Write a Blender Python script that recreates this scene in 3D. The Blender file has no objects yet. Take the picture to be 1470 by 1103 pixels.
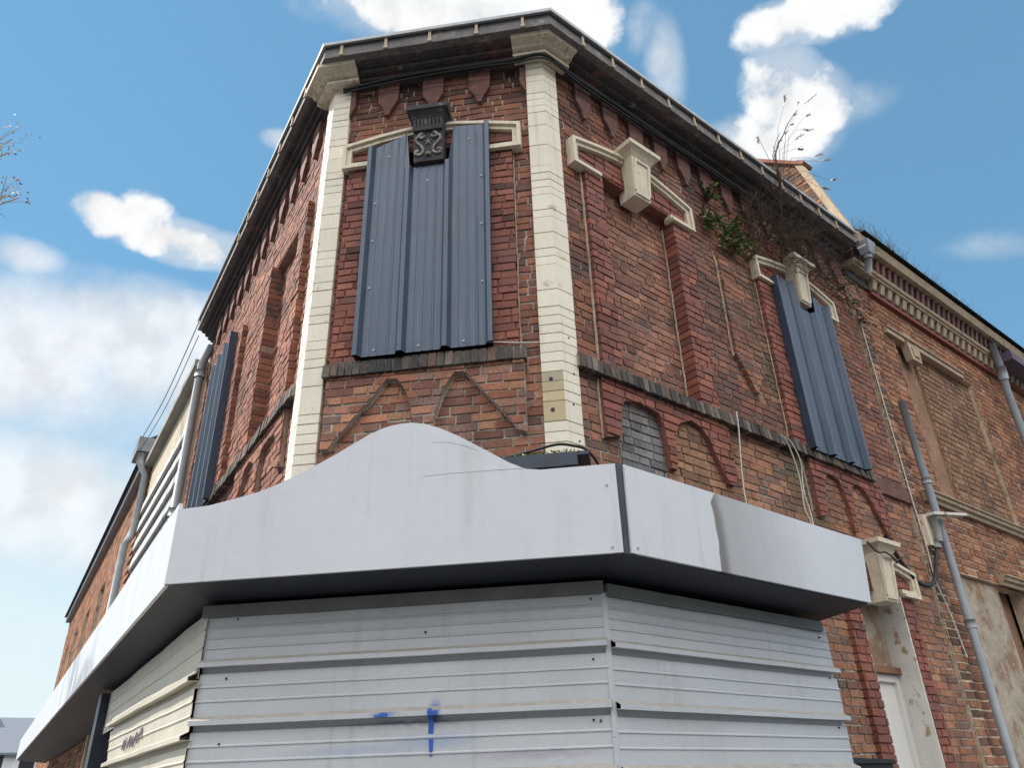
import bpy, math, random
from mathutils import Vector, Matrix
R = random.Random(7)
rad = math.radians
C = bpy.context.scene.collection
scene = bpy.context.scene

# ------------------------------------------------------------------ frames
CAM = Vector((0, 0, 1.6))
class Facade:
    """local x = along the wall, local -y = out of the wall, local z = up"""
    def __init__(s, ox, oy, dx, dy, k=1.0):
        s.o = Vector((ox, oy, 0)); s.d = Vector((dx, dy, 0)).normalized()
        s.n = Vector((s.d.y, -s.d.x, 0)); s.k = k
        s.M = Matrix(((s.d.x, -s.n.x, 0, ox), (s.d.y, -s.n.y, 0, oy), (0, 0, 1, 0), (0, 0, 0, 1)))
    def p(s, u, z, o=0.0):
        return s.o + s.d*u + s.n*o + Vector((0, 0, z))
FC = Facade(0.33767, 4.53745, 0.990431, -0.138009)            # chamfer, u = -1.83 .. 0
FR = Facade(0.33767, 4.53745, 0.771836, 0.635822)             # right street front, u = 0 .. 4.8, neighbour beyond
FL = Facade(-1.47538, 4.79009, 0.537225, -0.843439, 0.75)     # left street front, u = 0 .. -4.6 away from viewer
CW = 1.83057
ID = Matrix.Identity(4)

# ------------------------------------------------------------------ mesh builder
class MB:
    def __init__(s): s.v = []; s.f = []; s.c = []; s.m = []
    def face(s, pts, col=(1, 1, 1), mat=0):
        b = len(s.v); s.v.extend([tuple(p) for p in pts]); s.f.append(list(range(b, b+len(pts)))); s.c.append(col); s.m.append(mat)
    def hexa(s, q, col=(1, 1, 1), mat=0):
        """q: 8 points, bottom ring 0-3 ccw from above, top ring 4-7"""
        b = len(s.v); s.v.extend([tuple(p) for p in q])
        for f in ((3, 2, 1, 0), (4, 5, 6, 7), (0, 1, 5, 4), (1, 2, 6, 5), (2, 3, 7, 6), (3, 0, 4, 7)):
            s.f.append([b+i for i in f]); s.c.append(col); s.m.append(mat)
    def box(s, u0, u1, z0, z1, o0, o1, col=(1, 1, 1), mat=0):
        s.hexa([(u0, -o1, z0), (u1, -o1, z0), (u1, -o0, z0), (u0, -o0, z0), (u0, -o1, z1), (u1, -o1, z1), (u1, -o0, z1), (u0, -o0, z1)], col, mat)
    def prism(s, poly, o0, o1, col=(1, 1, 1), mat=0, back=True):
        """facade polygon (u,z) ccw seen from the street, from offset o0 (inner) to o1 (outer)"""
        n = len(poly)
        b = len(s.v)
        s.v.extend([(u, -o1, z) for u, z in poly]); s.v.extend([(u, -o0, z) for u, z in poly])
        s.f.append([b+i for i in range(n)]); s.c.append(col); s.m.append(mat)
        if back: s.f.append([b+n+i for i in reversed(range(n))]); s.c.append(col); s.m.append(mat)
        for i in range(n):
            j = (i+1) % n
            s.f.append([b+i, b+n+i, b+n+j, b+j]); s.c.append(col); s.m.append(mat)
    def extr(s, prof, u0, u1, col=(1, 1, 1), mat=0, cap=False):
        """profile [(o,z)] extruded along u (open sheet)"""
        b = len(s.v)
        for o, z in prof: s.v.append((u0, -o, z)); s.v.append((u1, -o, z))
        for i in range(len(prof)-1):
            s.f.append([b+2*i, b+2*i+1, b+2*i+3, b+2*i+2]); s.c.append(col); s.m.append(mat)
        if cap:
            s.f.append([b+2*i for i in range(len(prof))]); s.c.append(col); s.m.append(mat)
            s.f.append([b+2*i+1 for i in reversed(range(len(prof)))]); s.c.append(col); s.m.append(mat)
    def tube(s, pts, r, n=6, col=(1, 1, 1), mat=0, r1=None, cap=True):
        pts = [Vector(p) for p in pts]; b = len(s.v); N = len(pts)
        up = Vector((0.13, 0.31, 0.94)).normalized()
        for i, p in enumerate(pts):
            t = (pts[min(i+1, N-1)]-pts[max(i-1, 0)]).normalized()
            a = t.cross(up)
            if a.length < .05: a = t.cross(Vector((1, 0, 0)))
            a.normalize(); c = t.cross(a)
            rr = r if r1 is None else r+(r1-r)*i/(N-1)
            for k in range(n):
                q = p+a*(rr*math.cos(2*math.pi*k/n))+c*(rr*math.sin(2*math.pi*k/n)); s.v.append(tuple(q))
        for i in range(N-1):
            for k in range(n):
                s.f.append([b+i*n+k, b+i*n+(k+1) % n, b+(i+1)*n+(k+1) % n, b+(i+1)*n+k]); s.c.append(col); s.m.append(mat)
        if cap:
            s.f.append([b+k for k in range(n)]); s.c.append(col); s.m.append(mat)
            s.f.append([b+(N-1)*n+k for k in reversed(range(n))]); s.c.append(col); s.m.append(mat)
    def build(s, name, mats, parent=None, M=ID, smooth=False):
        me = bpy.data.meshes.new(name); me.from_pydata(s.v, [], s.f)
        if not isinstance(mats, (list, tuple)): mats = [mats]
        for m in mats: me.materials.append(m)
        if len(mats) > 1: me.polygons.foreach_set('material_index', s.m)
        at = me.attributes.new('col', 'FLOAT_COLOR', 'CORNER')
        buf = []
        for f, c in zip(s.f, s.c): buf.extend((c[0], c[1], c[2], 1.0)*len(f))
        at.data.foreach_set('color', buf)
        if smooth: me.polygons.foreach_set('use_smooth', [True]*len(s.f))
        me.update()
        ob = bpy.data.objects.new(name, me); C.objects.link(ob)
        put(ob, parent, M); return ob
BASE = {}
def put(ob, parent, M):
    ob.matrix_basis = M
    if parent is not None:
        ob.parent = parent
        W = BASE.get(parent.name, ID)
        ob.matrix_parent_inverse = W.inverted()
    BASE[ob.name] = M.copy()
def thing(name, label, cat, loc, group=None):
    o = bpy.data.objects.new(name, None); C.objects.link(o); o.location = loc; o.empty_display_size = .2
    BASE[o.name] = Matrix.Translation(Vector(loc)); tag(o, label, cat, group); return o
def tag(o, label=None, cat=None, group=None, kind=None):
    if label: o['label'] = label
    if cat: o['category'] = cat
    if group: o['group'] = group
    if kind: o['kind'] = kind
    return o
def dup(src, parent, M):
    c = src.copy(); C.objects.link(c); put(c, parent, M); return c

# ------------------------------------------------------------------ materials
def mat(name, base, rough=.8, metal=0.0, spec=.4, use_col=False, noise=None, bump=None, streak=None, spots=None, coat=0):
    """noise=(scale, amount) value mottling; bump=(scale, strength, dist); streak=(scale, amount, colour) vertical run-off dirt;
       spots=(scale, lo, hi, colour) irregular patches"""
    m = bpy.data.materials.new(name); m.use_nodes = True; nt = m.node_tree; N = nt.nodes; L = nt.links
    b = N['Principled BSDF']; b.inputs['Roughness'].default_value = rough; b.inputs['Metallic'].default_value = metal
    b.inputs['Specular IOR Level'].default_value = spec
    if coat: b.inputs['Coat Weight'].default_value = coat; b.inputs['Coat Roughness'].default_value = .2
    tc = N.new('ShaderNodeTexCoord'); co = tc.outputs['Object']
    rgb = N.new('ShaderNodeRGB'); rgb.outputs[0].default_value = (*base, 1); cur = rgb.outputs[0]
    def mix(a, bb, fac, mode='MIX'):
        x = N.new('ShaderNodeMix'); x.data_type = 'RGBA'; x.blend_type = mode
        if isinstance(fac, float): x.inputs[0].default_value = fac
        else: L.new(fac, x.inputs[0])
        L.new(a, x.inputs[6])
        if isinstance(bb, tuple): x.inputs[7].default_value = (*bb, 1)
        else: L.new(bb, x.inputs[7])
        return x.outputs[2]
    def nz(scale, detail=3, vec=None, rough_=.6):
        n = N.new('ShaderNodeTexNoise'); n.inputs['Scale'].default_value = scale; n.inputs['Detail'].default_value = detail
        n.inputs['Roughness'].default_value = rough_; L.new(vec or co, n.inputs['Vector']); return n.outputs['Fac']
    def ramp(v, a, c):
        r = N.new('ShaderNodeMapRange'); r.interpolation_type = 'SMOOTHSTEP'; L.new(v, r.inputs[0])
        r.inputs[1].default_value = a; r.inputs[2].default_value = c; return r.outputs[0]
    def mul(v, k):
        x = N.new('ShaderNodeMath'); x.operation = 'MULTIPLY'; L.new(v, x.inputs[0]); x.inputs[1].default_value = k; return x.outputs[0]
    if use_col:
        at = N.new('ShaderNodeAttribute'); at.attribute_name = 'col'; cur = mix(cur, at.outputs['Color'], 1.0, 'MULTIPLY')
    for nn in (noise if isinstance(noise, list) else [noise] if noise else []):
        v = nz(nn[0]); r = N.new('ShaderNodeMapRange'); L.new(v, r.inputs[0]); r.inputs[1].default_value = .25; r.inputs[2].default_value = .75
        r.inputs[3].default_value = 1-nn[1]; r.inputs[4].default_value = 1+nn[1]
        h = N.new('ShaderNodeVectorMath'); h.operation = 'SCALE'; L.new(cur, h.inputs[0]); L.new(r.outputs[0], h.inputs['Scale']); cur = h.outputs[0]
    if streak:
        mp = N.new('ShaderNodeMapping'); mp.inputs['Scale'].default_value = (streak[0], streak[0], streak[0]*.035); L.new(co, mp.inputs[0])
        v = ramp(nz(1.0, 4, mp.outputs[0]), .5, .72)
        v2 = ramp(nz(1.7, 3), .35, .65)
        mm = N.new('ShaderNodeMath'); mm.operation = 'MULTIPLY'; L.new(v, mm.inputs[0]); L.new(v2, mm.inputs[1])
        cur = mix(cur, streak[2], mul(mm.outputs[0], streak[1]))
    for sp in (spots if isinstance(spots, list) else [spots] if spots else []):
        v = ramp(nz(sp[0], 4, None, .65), sp[1], sp[2]); cur = mix(cur, sp[3], v)
    L.new(cur, b.inputs['Base Color'])
    if bump:
        bp = N.new('ShaderNodeBump'); bp.inputs['Strength'].default_value = bump[1]; bp.inputs['Distance'].default_value = bump[2]
        L.new(nz(bump[0], 4), bp.inputs['Height']); L.new(bp.outputs[0], b.inputs['Normal'])
    m['mixer'] = 1
    return m
M_BRICK = mat('brick', (1, 1, 1), .88, use_col=True, noise=[(1.1, .22), (9, .25), (55, .3)], bump=(70, .6, .006), streak=(4.5, .6, (.055, .047, .042)), spots=[(1.7, .57, .76, (.058, .05, .047)), (14, .66, .8, (.36, .31, .27)), (4.2, .66, .82, (.34, .27, .21))])
M_MORT = mat('mortar', (1, 1, 1), .95, use_col=True, noise=[(6, .3), (40, .25)], bump=(90, .6, .006), spots=(2.1, .56, .74, (.12, .105, .095)))
M_REDB = mat('red_painted_brick', (1, 1, 1), .75, use_col=True, noise=[(7, .22), (60, .25)], bump=(60, .5, .005), spots=[(5, .60, .74, (.06, .045, .045)), (19, .66, .76, (.33, .2, .16))])
M_TERRA = mat('terracotta', (.165, .074, .057), .8, noise=[(8, .3), (50, .3)], bump=(40, .5, .006), spots=(5, .5, .68, (.05, .042, .045)))
M_CREAM = mat('cream_paint', (1, 1, 1), .65, use_col=True, noise=[(5, .05), (45, .06)], bump=(50, .25, .004), streak=(15, .45, (.42, .36, .27)), spots=[(7, .60, .74, (.50, .43, .31)), (22, .68, .74, (.30, .22, .16)), (60, .70, .76, (.25, .22, .18))])
M_STONE = mat('cream_stone', (.71, .62, .47), .7, noise=[(8, .1), (50, .08)], bump=(35, .3, .005), spots=[(11, .60, .74, (.33, .26, .18))], streak=(26, .4, (.16, .13, .11)))
M_CAP = mat('dirty_capital', (.68, .595, .45), .75, noise=[(8, .12), (50, .1)], bump=(30, .4, .006), spots=[(8, .56, .70, (.36, .28, .19)), (16, .62, .72, (.14, .11, .085))], streak=(22, .6, (.14, .12, .10)))
M_TAN = mat('tan_stone', (.43, .33, .225), .8, noise=[(6, .2), (50, .1)], bump=(35, .3, .005), spots=[(8, .55, .7, (.28, .19, .12))], streak=(20, .5, (.16, .12, .095)))
M_SOOT = mat('sooty_cornice', (.065, .056, .055), .85, noise=[(4, .35), (30, .3)], bump=(30, .6, .008), spots=[(3.2, .57, .70, (.17, .085, .065)), (7, .62, .72, (.2, .19, .18))], streak=(20, .5, (.02, .02, .024)))
M_SOOTL = mat('sooty_keystone', (.055, .05, .055), .8, noise=[(14, .3)], bump=(60, .4, .004), spots=(9, .56, .7, (.2, .17, .14)))
M_WOODG = mat('weathered_board', (.17, .155, .15), .85, noise=[(6, .3), (50, .2)], bump=(60, .4, .004), streak=(18, .75, (.05, .047, .05)), spots=(7, .55, .68, (.30, .28, .26)))
M_ZINC = mat('zinc', (.36, .37, .38), .45, .35, noise=[(12, .15)])
M_CLIP = mat('clip_wood', (.5, .4, .28), .7, noise=[(40, .25)])
M_SHEET = mat('anthracite_steel', (.047, .070, .108), .32, 0.15, spec=.42, noise=[(3, .10), (40, .05)], bump=(2.2, .5, .012), streak=(30, .22, (.22, .24, .28)), coat=.1)
M_HOARD = mat('grey_steel', (.50, .515, .535), .42, .1, spec=.5, noise=[(2.5, .05), (35, .04)], streak=(16, .28, (.30, .28, .27)), spots=[(26, .71, .76, (.2, .19, .19))])
M_HOARDL = mat('cream_steel', (.52, .48, .395), .5, .05, noise=[(2.5, .08), (35, .05)], streak=(14, .4, (.4, .34, .25)))
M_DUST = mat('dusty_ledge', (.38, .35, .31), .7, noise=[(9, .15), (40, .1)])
M_NAVY = mat('navy_metal', (.045, .055, .075), .45, .1, noise=[(6, .2)])
M_DARK = mat('black_rubber', (.018, .018, .02), .6, noise=[(20, .2)])
M_WCAB = mat('white_cable', (.6, .56, .48), .6, noise=[(20, .2)])
M_GPIPE = mat('grey_pipe', (.27, .29, .31), .5, .05, noise=[(7, .15)], streak=(16, .35, (.14, .14, .14)))
M_PLAST = mat('old_plaster', (.40, .335, .26), .9, noise=[(4, .25), (25, .15)], bump=(18, .6, .012), spots=[(2.4, .46, .6, (.27, .165, .10)), (12, .62, .7, (.52, .46, .37))])
M_GPLAST = mat('grey_render', (.23, .22, .225), .9, noise=[(7, .35), (40, .25)], bump=(30, .6, .01), spots=(6, .5, .65, (.33, .26, .22)))
M_BPLAST = mat('brown_render', (.30, .17, .105), .92, noise=[(3, .25), (24, .25)], bump=(22, .8, .015), spots=[(2.5, .5, .68, (.20, .13, .09)), (9, .58, .72, (.40, .27, .19))])
M_WHITE = mat('white_door', (.72, .70, .66), .45, noise=[(5, .05)], streak=(12, .25, (.45, .40, .33)))
M_PWHITE = mat('peeling_white', (.66, .63, .58), .8, noise=[(6, .12)], bump=(30, .5, .006), spots=[(8, .56, .66, (.38, .27, .17))])
M_BROWN = mat('brown_wood', (.20, .10, .055), .7, noise=[(12, .3)])
M_ROOF = mat('roof_felt', (.06, .06, .065), .9, noise=[(3, .2)])
M_TILE = mat('roof_tile', (.25, .10, .065), .85, noise=[(6, .3), (30, .2)], bump=(20, .5, .01))
M_SLATE = mat('slate', (.10, .105, .115), .7, noise=[(5, .25), (30, .2)])
M_STEM = mat('dry_stem', (.12, .085, .06), .9, use_col=True)
M_LEAF = mat('leaf', (1, 1, 1), .6, use_col=True)
M_GLASS = mat('dark_glass', (.03, .035, .04), .08, spec=.6)
M_BARK = mat('bark', (.13, .10, .08), .9, noise=[(8, .3)], bump=(20, .6, .02))
M_BLUE = mat('blue_spray', (.03, .11, .42), .6, noise=[(40, .3)])
M_BLUEF = mat('faint_blue_spray', (.25, .34, .56), .6, noise=[(40, .2)])
M_PURP = mat('grey_marker', (.27, .245, .28), .6, noise=[(40, .2)])
M_ASPH = mat('asphalt', (.05, .05, .052), .9, noise=[(.6, .2), (30, .3)], bump=(120, .5, .01))
M_PAVE = mat('paving', (.12, .115, .11), .9, noise=[(1.2, .2), (25, .2)], bump=(60, .4, .01))

def m_fascia(name, patch):
    m = mat(name, (.60, .605, .635), .38, spec=.5, noise=[(1.4, .05), (18, .025)], bump=(1.3, .35, .02), streak=(14, .32, (.36, .34, .32)), spots=[(70, .755, .78, (.32, .28, .24))])
    if patch:
        nt = m.node_tree; N = nt.nodes; L = nt.links; b = N['Principled BSDF']
        src = b.inputs['Base Color'].links[0].from_socket
        tc = N.new('ShaderNodeTexCoord'); sx = N.new('ShaderNodeSeparateXYZ')
        n = N.new('ShaderNodeTexNoise'); n.inputs['Scale'].default_value = 3.5; n.inputs['Detail'].default_value = 4
        L.new(tc.outputs['Object'], n.inputs['Vector'])
        ad = N.new('ShaderNodeVectorMath'); ad.operation = 'MULTIPLY_ADD'; L.new(n.outputs['Color'], ad.inputs[0])
        ad.inputs[1].default_value = (.07, 0, .05); L.new(tc.outputs['Object'], ad.inputs[2]); L.new(ad.outputs[0], sx.inputs[0])
        def mr(s, a, c, lo=0, hi=1):
            r = N.new('ShaderNodeMapRange'); r.interpolation_type = 'SMOOTHSTEP'; L.new(s, r.inputs[0])
            for i, v in enumerate((a, c, lo, hi)): r.inputs[i+1].default_value = v
            return r.outputs[0]
        def op(o, a, c):
            x = N.new('ShaderNodeMath'); x.operation = o
            for i, v in enumerate((a, c)):
                if isinstance(v, (int, float)): x.inputs[i].default_value = v
                else: L.new(v, x.inputs[i])
            return x.outputs[0]
        edge = mr(sx.outputs[0], .455, .475); fade = mr(sx.outputs[0], .47, 1.6, 1, 0)
        core = mr(sx.outputs[0], .455, .58, .75, 0)
        # rounded head of the grey patch, hard on its left, fading right
        top = mr(op('ADD', sx.outputs[2], op('MULTIPLY', mr(sx.outputs[0], .455, .54, 1, 0), .075)), 3.125, 3.15, 1, 0)
        f = op('MULTIPLY', op('MULTIPLY', edge, top), op('ADD', op('MULTIPLY', fade, .55), core))
        cl = N.new('ShaderNodeClamp'); L.new(f, cl.inputs[0])
        x = N.new('ShaderNodeMix'); x.data_type = 'RGBA'; L.new(cl.outputs[0], x.inputs[0]); L.new(src, x.inputs[6]); x.inputs[7].default_value = (.17, .152, .145, 1)
        L.new(x.outputs[2], b.inputs['Base Color'])
    return m
M_FASC = m_fascia('fascia_white', False)
M_FASCR = m_fascia('fascia_white_grey_patch', True)

def m_hoard_front():
    m = mat('grey_steel_sprayed', (.50, .515, .535), .42, .1, spec=.5, noise=[(2.5, .05), (35, .04)], streak=(16, .28, (.30, .28, .27)), spots=[(26, .71, .76, (.2, .19, .19))])
    nt = m.node_tree; N = nt.nodes; L = nt.links; b = N['Principled BSDF']; cur = b.inputs['Base Color'].links[0].from_socket
    tc = N.new('ShaderNodeTexCoord'); n = N.new('ShaderNodeTexNoise'); n.inputs['Scale'].default_value = 14; n.inputs['Detail'].default_value = 6
    L.new(tc.outputs['Object'], n.inputs['Vector'])
    ad = N.new('ShaderNodeVectorMath'); ad.operation = 'MULTIPLY_ADD'; L.new(n.outputs['Color'], ad.inputs[0]); ad.inputs[1].default_value = (.05, 0, .05); L.new(tc.outputs['Object'], ad.inputs[2])
    for (u, z, ru, rz, k, c) in ((-.735, 1.99, .05, .09, .8, (.03, .11, .42)), (-.73, 1.86, .28, .05, .45, (.22, .32, .55)), (-1.0, 1.99, .10, .025, .7, (.03, .12, .45)), (-1.15, 1.83, .5, .04, .35, (.25, .33, .5)), (-.2, 1.78, .5, .03, .45, (.33, .22, .34)), (-.9, 1.95, .5, .02, .6, (.12, .14, .2))):
        s_ = N.new('ShaderNodeVectorMath'); s_.operation = 'SUBTRACT'; L.new(ad.outputs[0], s_.inputs[0]); s_.inputs[1].default_value = (u+.025, 0, z)
        q = N.new('ShaderNodeVectorMath'); q.operation = 'MULTIPLY'; L.new(s_.outputs[0], q.inputs[0]); q.inputs[1].default_value = (1/ru, 0, 1/rz)
        l = N.new('ShaderNodeVectorMath'); l.operation = 'LENGTH'; L.new(q.outputs[0], l.inputs[0])
        r = N.new('ShaderNodeMapRange'); r.interpolation_type = 'SMOOTHSTEP'; L.new(l.outputs['Value'], r.inputs[0])
        for i, v in enumerate((.1, 1, k, 0)): r.inputs[i+1].default_value = v
        x = N.new('ShaderNodeMix'); x.data_type = 'RGBA'; L.new(r.outputs[0], x.inputs[0]); L.new(cur, x.inputs[6]); x.inputs[7].default_value = (*c, 1); cur = x.outputs[2]
    L.new(cur, b.inputs['Base Color']); return m
M_HOARDF = m_hoard_front()

# ------------------------------------------------------------------ brickwork
def clip_half(poly, a, b, inside=True):
    """keep the part left of a->b (inside) or right of it"""
    s = 1 if inside else -1
    def side(p): return s*((b[0]-a[0])*(p[1]-a[1])-(b[1]-a[1])*(p[0]-a[0]))
    out = []
    for i in range(len(poly)):
        p, q = poly[i], poly[(i+1) % len(poly)]; sp, sq = side(p), side(q)
        if sp >= -1e-9: out.append(p)
        if (sp > 1e-9 and sq < -1e-9) or (sp < -1e-9 and sq > 1e-9):
            t = sp/(sp-sq); out.append((p[0]+(q[0]-p[0])*t, p[1]+(q[1]-p[1])*t))
    return out
def area(poly): return .5*sum(poly[i][0]*poly[(i+1) % len(poly)][1]-poly[(i+1) % len(poly)][0]*poly[i][1] for i in range(len(poly)))
def split(poly, reg):
    """(inside, [outside pieces]) for a convex region"""
    outs = []; cur = poly
    for i in range(len(reg)):
        a, b = reg[i], reg[(i+1) % len(reg)]
        o = clip_half(cur, a, b, False)
        if len(o) > 2 and area(o) > 1e-6: outs.append(o)
        cur = clip_half(cur, a, b, True)
        if len(cur) < 3 or area(cur) < 1e-6: return None, [poly]
    return cur, outs
class Reg:
    def __init__(s, poly, off, pal=None, hole=False, deep=0):
        if area(poly) < 0: poly = poly[::-1]
        s.poly = poly; s.off = off; s.pal = pal; s.hole = hole; s.deep = deep
        s.bb = (min(p[0] for p in poly), max(p[0] for p in poly), min(p[1] for p in poly), max(p[1] for p in poly))
def rect(u0, u1, z0, z1): return [(u0, z0), (u1, z0), (u1, z1), (u0, z1)]
def slab(pts, ztop):
    """raised band hanging from ztop whose lower edge follows pts (u, zlow)"""
    out = []
    for (a, za), (b, zb) in zip(pts, pts[1:]):
        if ztop-max(za, zb) > .002 or ztop-min(za, zb) > .002: out.append([(a, za), (b, zb), (b, ztop), (a, ztop)])
    return out
def pieces(poly, regs):
    todo = [poly]; res = []
    x0 = min(p[0] for p in poly); x1 = max(p[0] for p in poly); y0 = min(p[1] for p in poly); y1 = max(p[1] for p in poly)
    for g in regs:
        if g.bb[0] > x1 or g.bb[1] < x0 or g.bb[2] > y1 or g.bb[3] < y0: continue
        nxt = []
        for q in todo:
            i, o = split(q, g.poly)
            if i: res.append((i, g))
            nxt.extend(o)
        todo = nxt
    return res+[(q, None) for q in todo]
PAL = {
 'std': [(.25, .104, .066), (.285, .122, .072), (.215, .092, .063), (.185, .085, .064), (.315, .14, .083), (.235, .105, .076), (.27, .105, .064), (.15, .08, .065)],
 'red': [(.245, .080, .055), (.26, .088, .058), (.215, .075, .054), (.275, .10, .066), (.185, .075, .058)],
 'fill': [(.275, .128, .086), (.30, .145, .096), (.245, .112, .078), (.325, .16, .106), (.21, .102, .076), (.26, .128, .09)],
 'left': [(.25, .098, .064), (.28, .115, .072), (.215, .083, .06), (.185, .078, .06), (.30, .13, .082)],
 'grey': [(.20, .185, .185), (.23, .215, .21), (.17, .16, .165), (.25, .22, .20)],
 'brown': [(.27, .145, .082), (.30, .165, .095), (.245, .13, .075), (.28, .155, .095), (.225, .12, .075)],
 'orange': [(.33, .145, .075), (.37, .17, .09), (.29, .12, .065), (.25, .11, .065), (.39, .19, .105), (.21, .10, .065)],
 'dark': [(.08, .055, .05), (.11, .065, .055), (.06, .048, .047), (.14, .075, .06)],
}
MCOL = {'grey': (.26, .24, .23), 'brown': (.34, .23, .15), 'std': (.44, .385, .325), 'red': (.22, .092, .072), 'fill': (.50, .44, .37), 'left': (.30, .22, .17), 'orange': (.52, .41, .29), 'dark': (.17, .15, .13)}
def brickwork(mb, mo, u0, u1, z0, z1, regs, base='std', h=.0655, j=.0125, tint=None, off0=0.0, depth=.16, rnd=None, ragged=0):
    rnd = rnd or R
    n = int((z1-z0)/h+.5); h = (z1-z0)/n
    for k in range(n):
        za, zb = z0+k*h+j*.5, z0+(k+1)*h-j*.5
        u = u0-rnd.uniform(0, .33) if ragged == 0 else u0-(.055 if k % 2 else .16)
        t = k % 2
        while u < u1:
            w = .200 if t else .096
            if rnd.random() < .06: w *= .8
            t = 1-t
            a, b = max(u+j*.5, u0), min(u+w+j*.5, u1); u += w+j
            if b-a < .012: continue
            jt = lambda s=.0034: rnd.uniform(-s, s)
            wv = lambda x: .004*math.sin(x*2.3+k*.7)+.0025*math.sin(x*6.1-k*1.3)
            q = [(a+jt(), za+jt()+wv(a)), (b+jt(), za+jt()+wv(b)), (b+jt(), zb+jt()+wv(b)), (a+jt(), zb+jt()+wv(a))]
            jo = rnd.uniform(-.004, .0035)
            if rnd.random() < .04: jo -= .006
            c0 = rnd.random(); var = rnd.uniform(.8, 1.2)
            for poly, g in pieces(q, regs):
                if g and g.hole: continue
                pal = g.pal if g and g.pal else base; off = g.off if g else off0
                lst = PAL[pal]; c = lst[int(c0*len(lst)) % len(lst)]; c = tuple(x*var for x in c)
                if tint: c = tint(poly[0][0], poly[0][1], c, pal, c0)
                mb.prism(poly, off-(g.deep if g and g.deep else .0098), off+jo, c, 1 if pal == 'red' else 0, back=False)
    for poly, g in pieces([(u0, z0), (u1, z0), (u1, z1), (u0, z1)], regs):
        if g and g.hole: continue
        pal = g.pal if g and g.pal else base; off = g.off if g else off0
        if g and g.deep:
            pp = g.poly; cx_ = sum(p[0] for p in pp)/len(pp); n_ = len(pp)
            for i in range(n_):
                a, b = pp[i], pp[(i+1) % n_]; l = math.hypot(b[0]-a[0], b[1]-a[1]); nx, nz = -(b[1]-a[1])/l*.007, (b[0]-a[0])/l*.007
                poly = clip_half(poly, (a[0]+nx, a[1]+nz), (b[0]+nx, b[1]+nz))
            if len(poly) < 3: continue
        mo.prism(poly, off-depth, off-.010, MCOL[pal], 2, back=False)
def wall_mesh(name, parent, F, args, regs, beads=(), **kw):
    mb = MB(); brickwork(mb, mb, *args, regs, **kw)
    for (pts, r) in beads:      # fillets of pale pointing along the raised edges
        P = []
        for (a, za, oa), (b, zb, ob) in zip(pts, pts[1:]):
            n = max(2, int(math.hypot(b-a, zb-za)/.05))
            for i in range(n): t = i/n; P.append((a+(b-a)*t+R.uniform(-.003, .003), -(oa+(ob-oa)*t)+R.uniform(-.002, .002), za+(zb-za)*t+R.uniform(-.003, .003)))
        P.append((pts[-1][0], -pts[-1][2], pts[-1][1]))
        mb.tube(P, r, 5, (.47, .38, .285), 2)
    return mb.build(name, [M_BRICK, M_REDB, M_MORT], parent, F.M)

def strip(mb, path, w, o0, o1, col=(1, 1, 1)):
    """mitred flat bar of width w along a facade path (centre line), standing from o0 to o1"""
    P = [Vector((p[0], p[1])) for p in path]; Lf = []; Rt = []
    for i, p in enumerate(P):
        d0 = (P[i]-P[i-1]).normalized() if i else (P[1]-P[0]).normalized()
        d1 = (P[i+1]-P[i]).normalized() if i < len(P)-1 else d0
        n0 = Vector((-d0.y, d0.x)); n1 = Vector((-d1.y, d1.x)); m = (n0+n1); m = m/max(.3, m.dot(n0))
        Lf.append(p+m*w/2); Rt.append(p-m*w/2)
    for i in range(len(P)-1):
        q = [tuple(Rt[i]), tuple(Rt[i+1]), tuple(Lf[i+1]), tuple(Lf[i])]
        if area(q) < 0: q = q[::-1]
        mb.prism(q, o0, o1, col)

def corner_xy(Fa, Fb, oa, ob):
    """plan point where Fa's line at offset oa meets Fb's at ob"""
    pa = Fa.o+Fa.n*oa; pb = Fb.o+Fb.n*ob
    # solve pa + da*s on line n_b.(x-pb)=0
    s = (pb-pa).dot(Fb.n)/Fa.d.dot(Fb.n); return pa+Fa.d*s
def sweep(mb, prof, chain, col=(1, 1, 1), close=True, mat_=0):
    """profile [(o,z)] swept along [(F,u_start), ..., (F,u_end)] round the corners with mitres"""
    rings = []
    Fs = [c[0] for c in chain[:-1]]
    rings.append([Fs[0].p(chain[0][1], z, o*Fs[0].k) for o, z in prof])
    for a, b in zip(Fs, Fs[1:]):
        rings.append([Vector((*corner_xy(a, b, o*a.k, o*b.k).xy, z)) for o, z in prof])
    rings.append([Fs[-1].p(chain[-1][1], z, o*Fs[-1].k) for o, z in prof])
    b0 = len(mb.v); n = len(prof)
    for r in rings: mb.v.extend([tuple(p) for p in r])
    for i in range(len(rings)-1):
        for k in range(n if close else n-1):
            l = (k+1) % n
            mb.f.append([b0+i*n+k, b0+(i+1)*n+k, b0+(i+1)*n+l, b0+i*n+l]); mb.c.append(col); mb.m.append(mat_)
    if close:
        mb.f.append([b0+k for k in reversed(range(n))]); mb.c.append(col); mb.m.append(mat_)
        e = b0+(len(rings)-1)*n
        mb.f.append([e+k for k in range(n)]); mb.c.append(col); mb.m.append(mat_)

# ================================================================== CORNER BUILDING
A0 = FR.p(0, 0)
bld = thing('corner_building', 'two storey dark red brick corner building with chamfered corner, cream quoins and boarded windows', 'building', A0)

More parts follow.
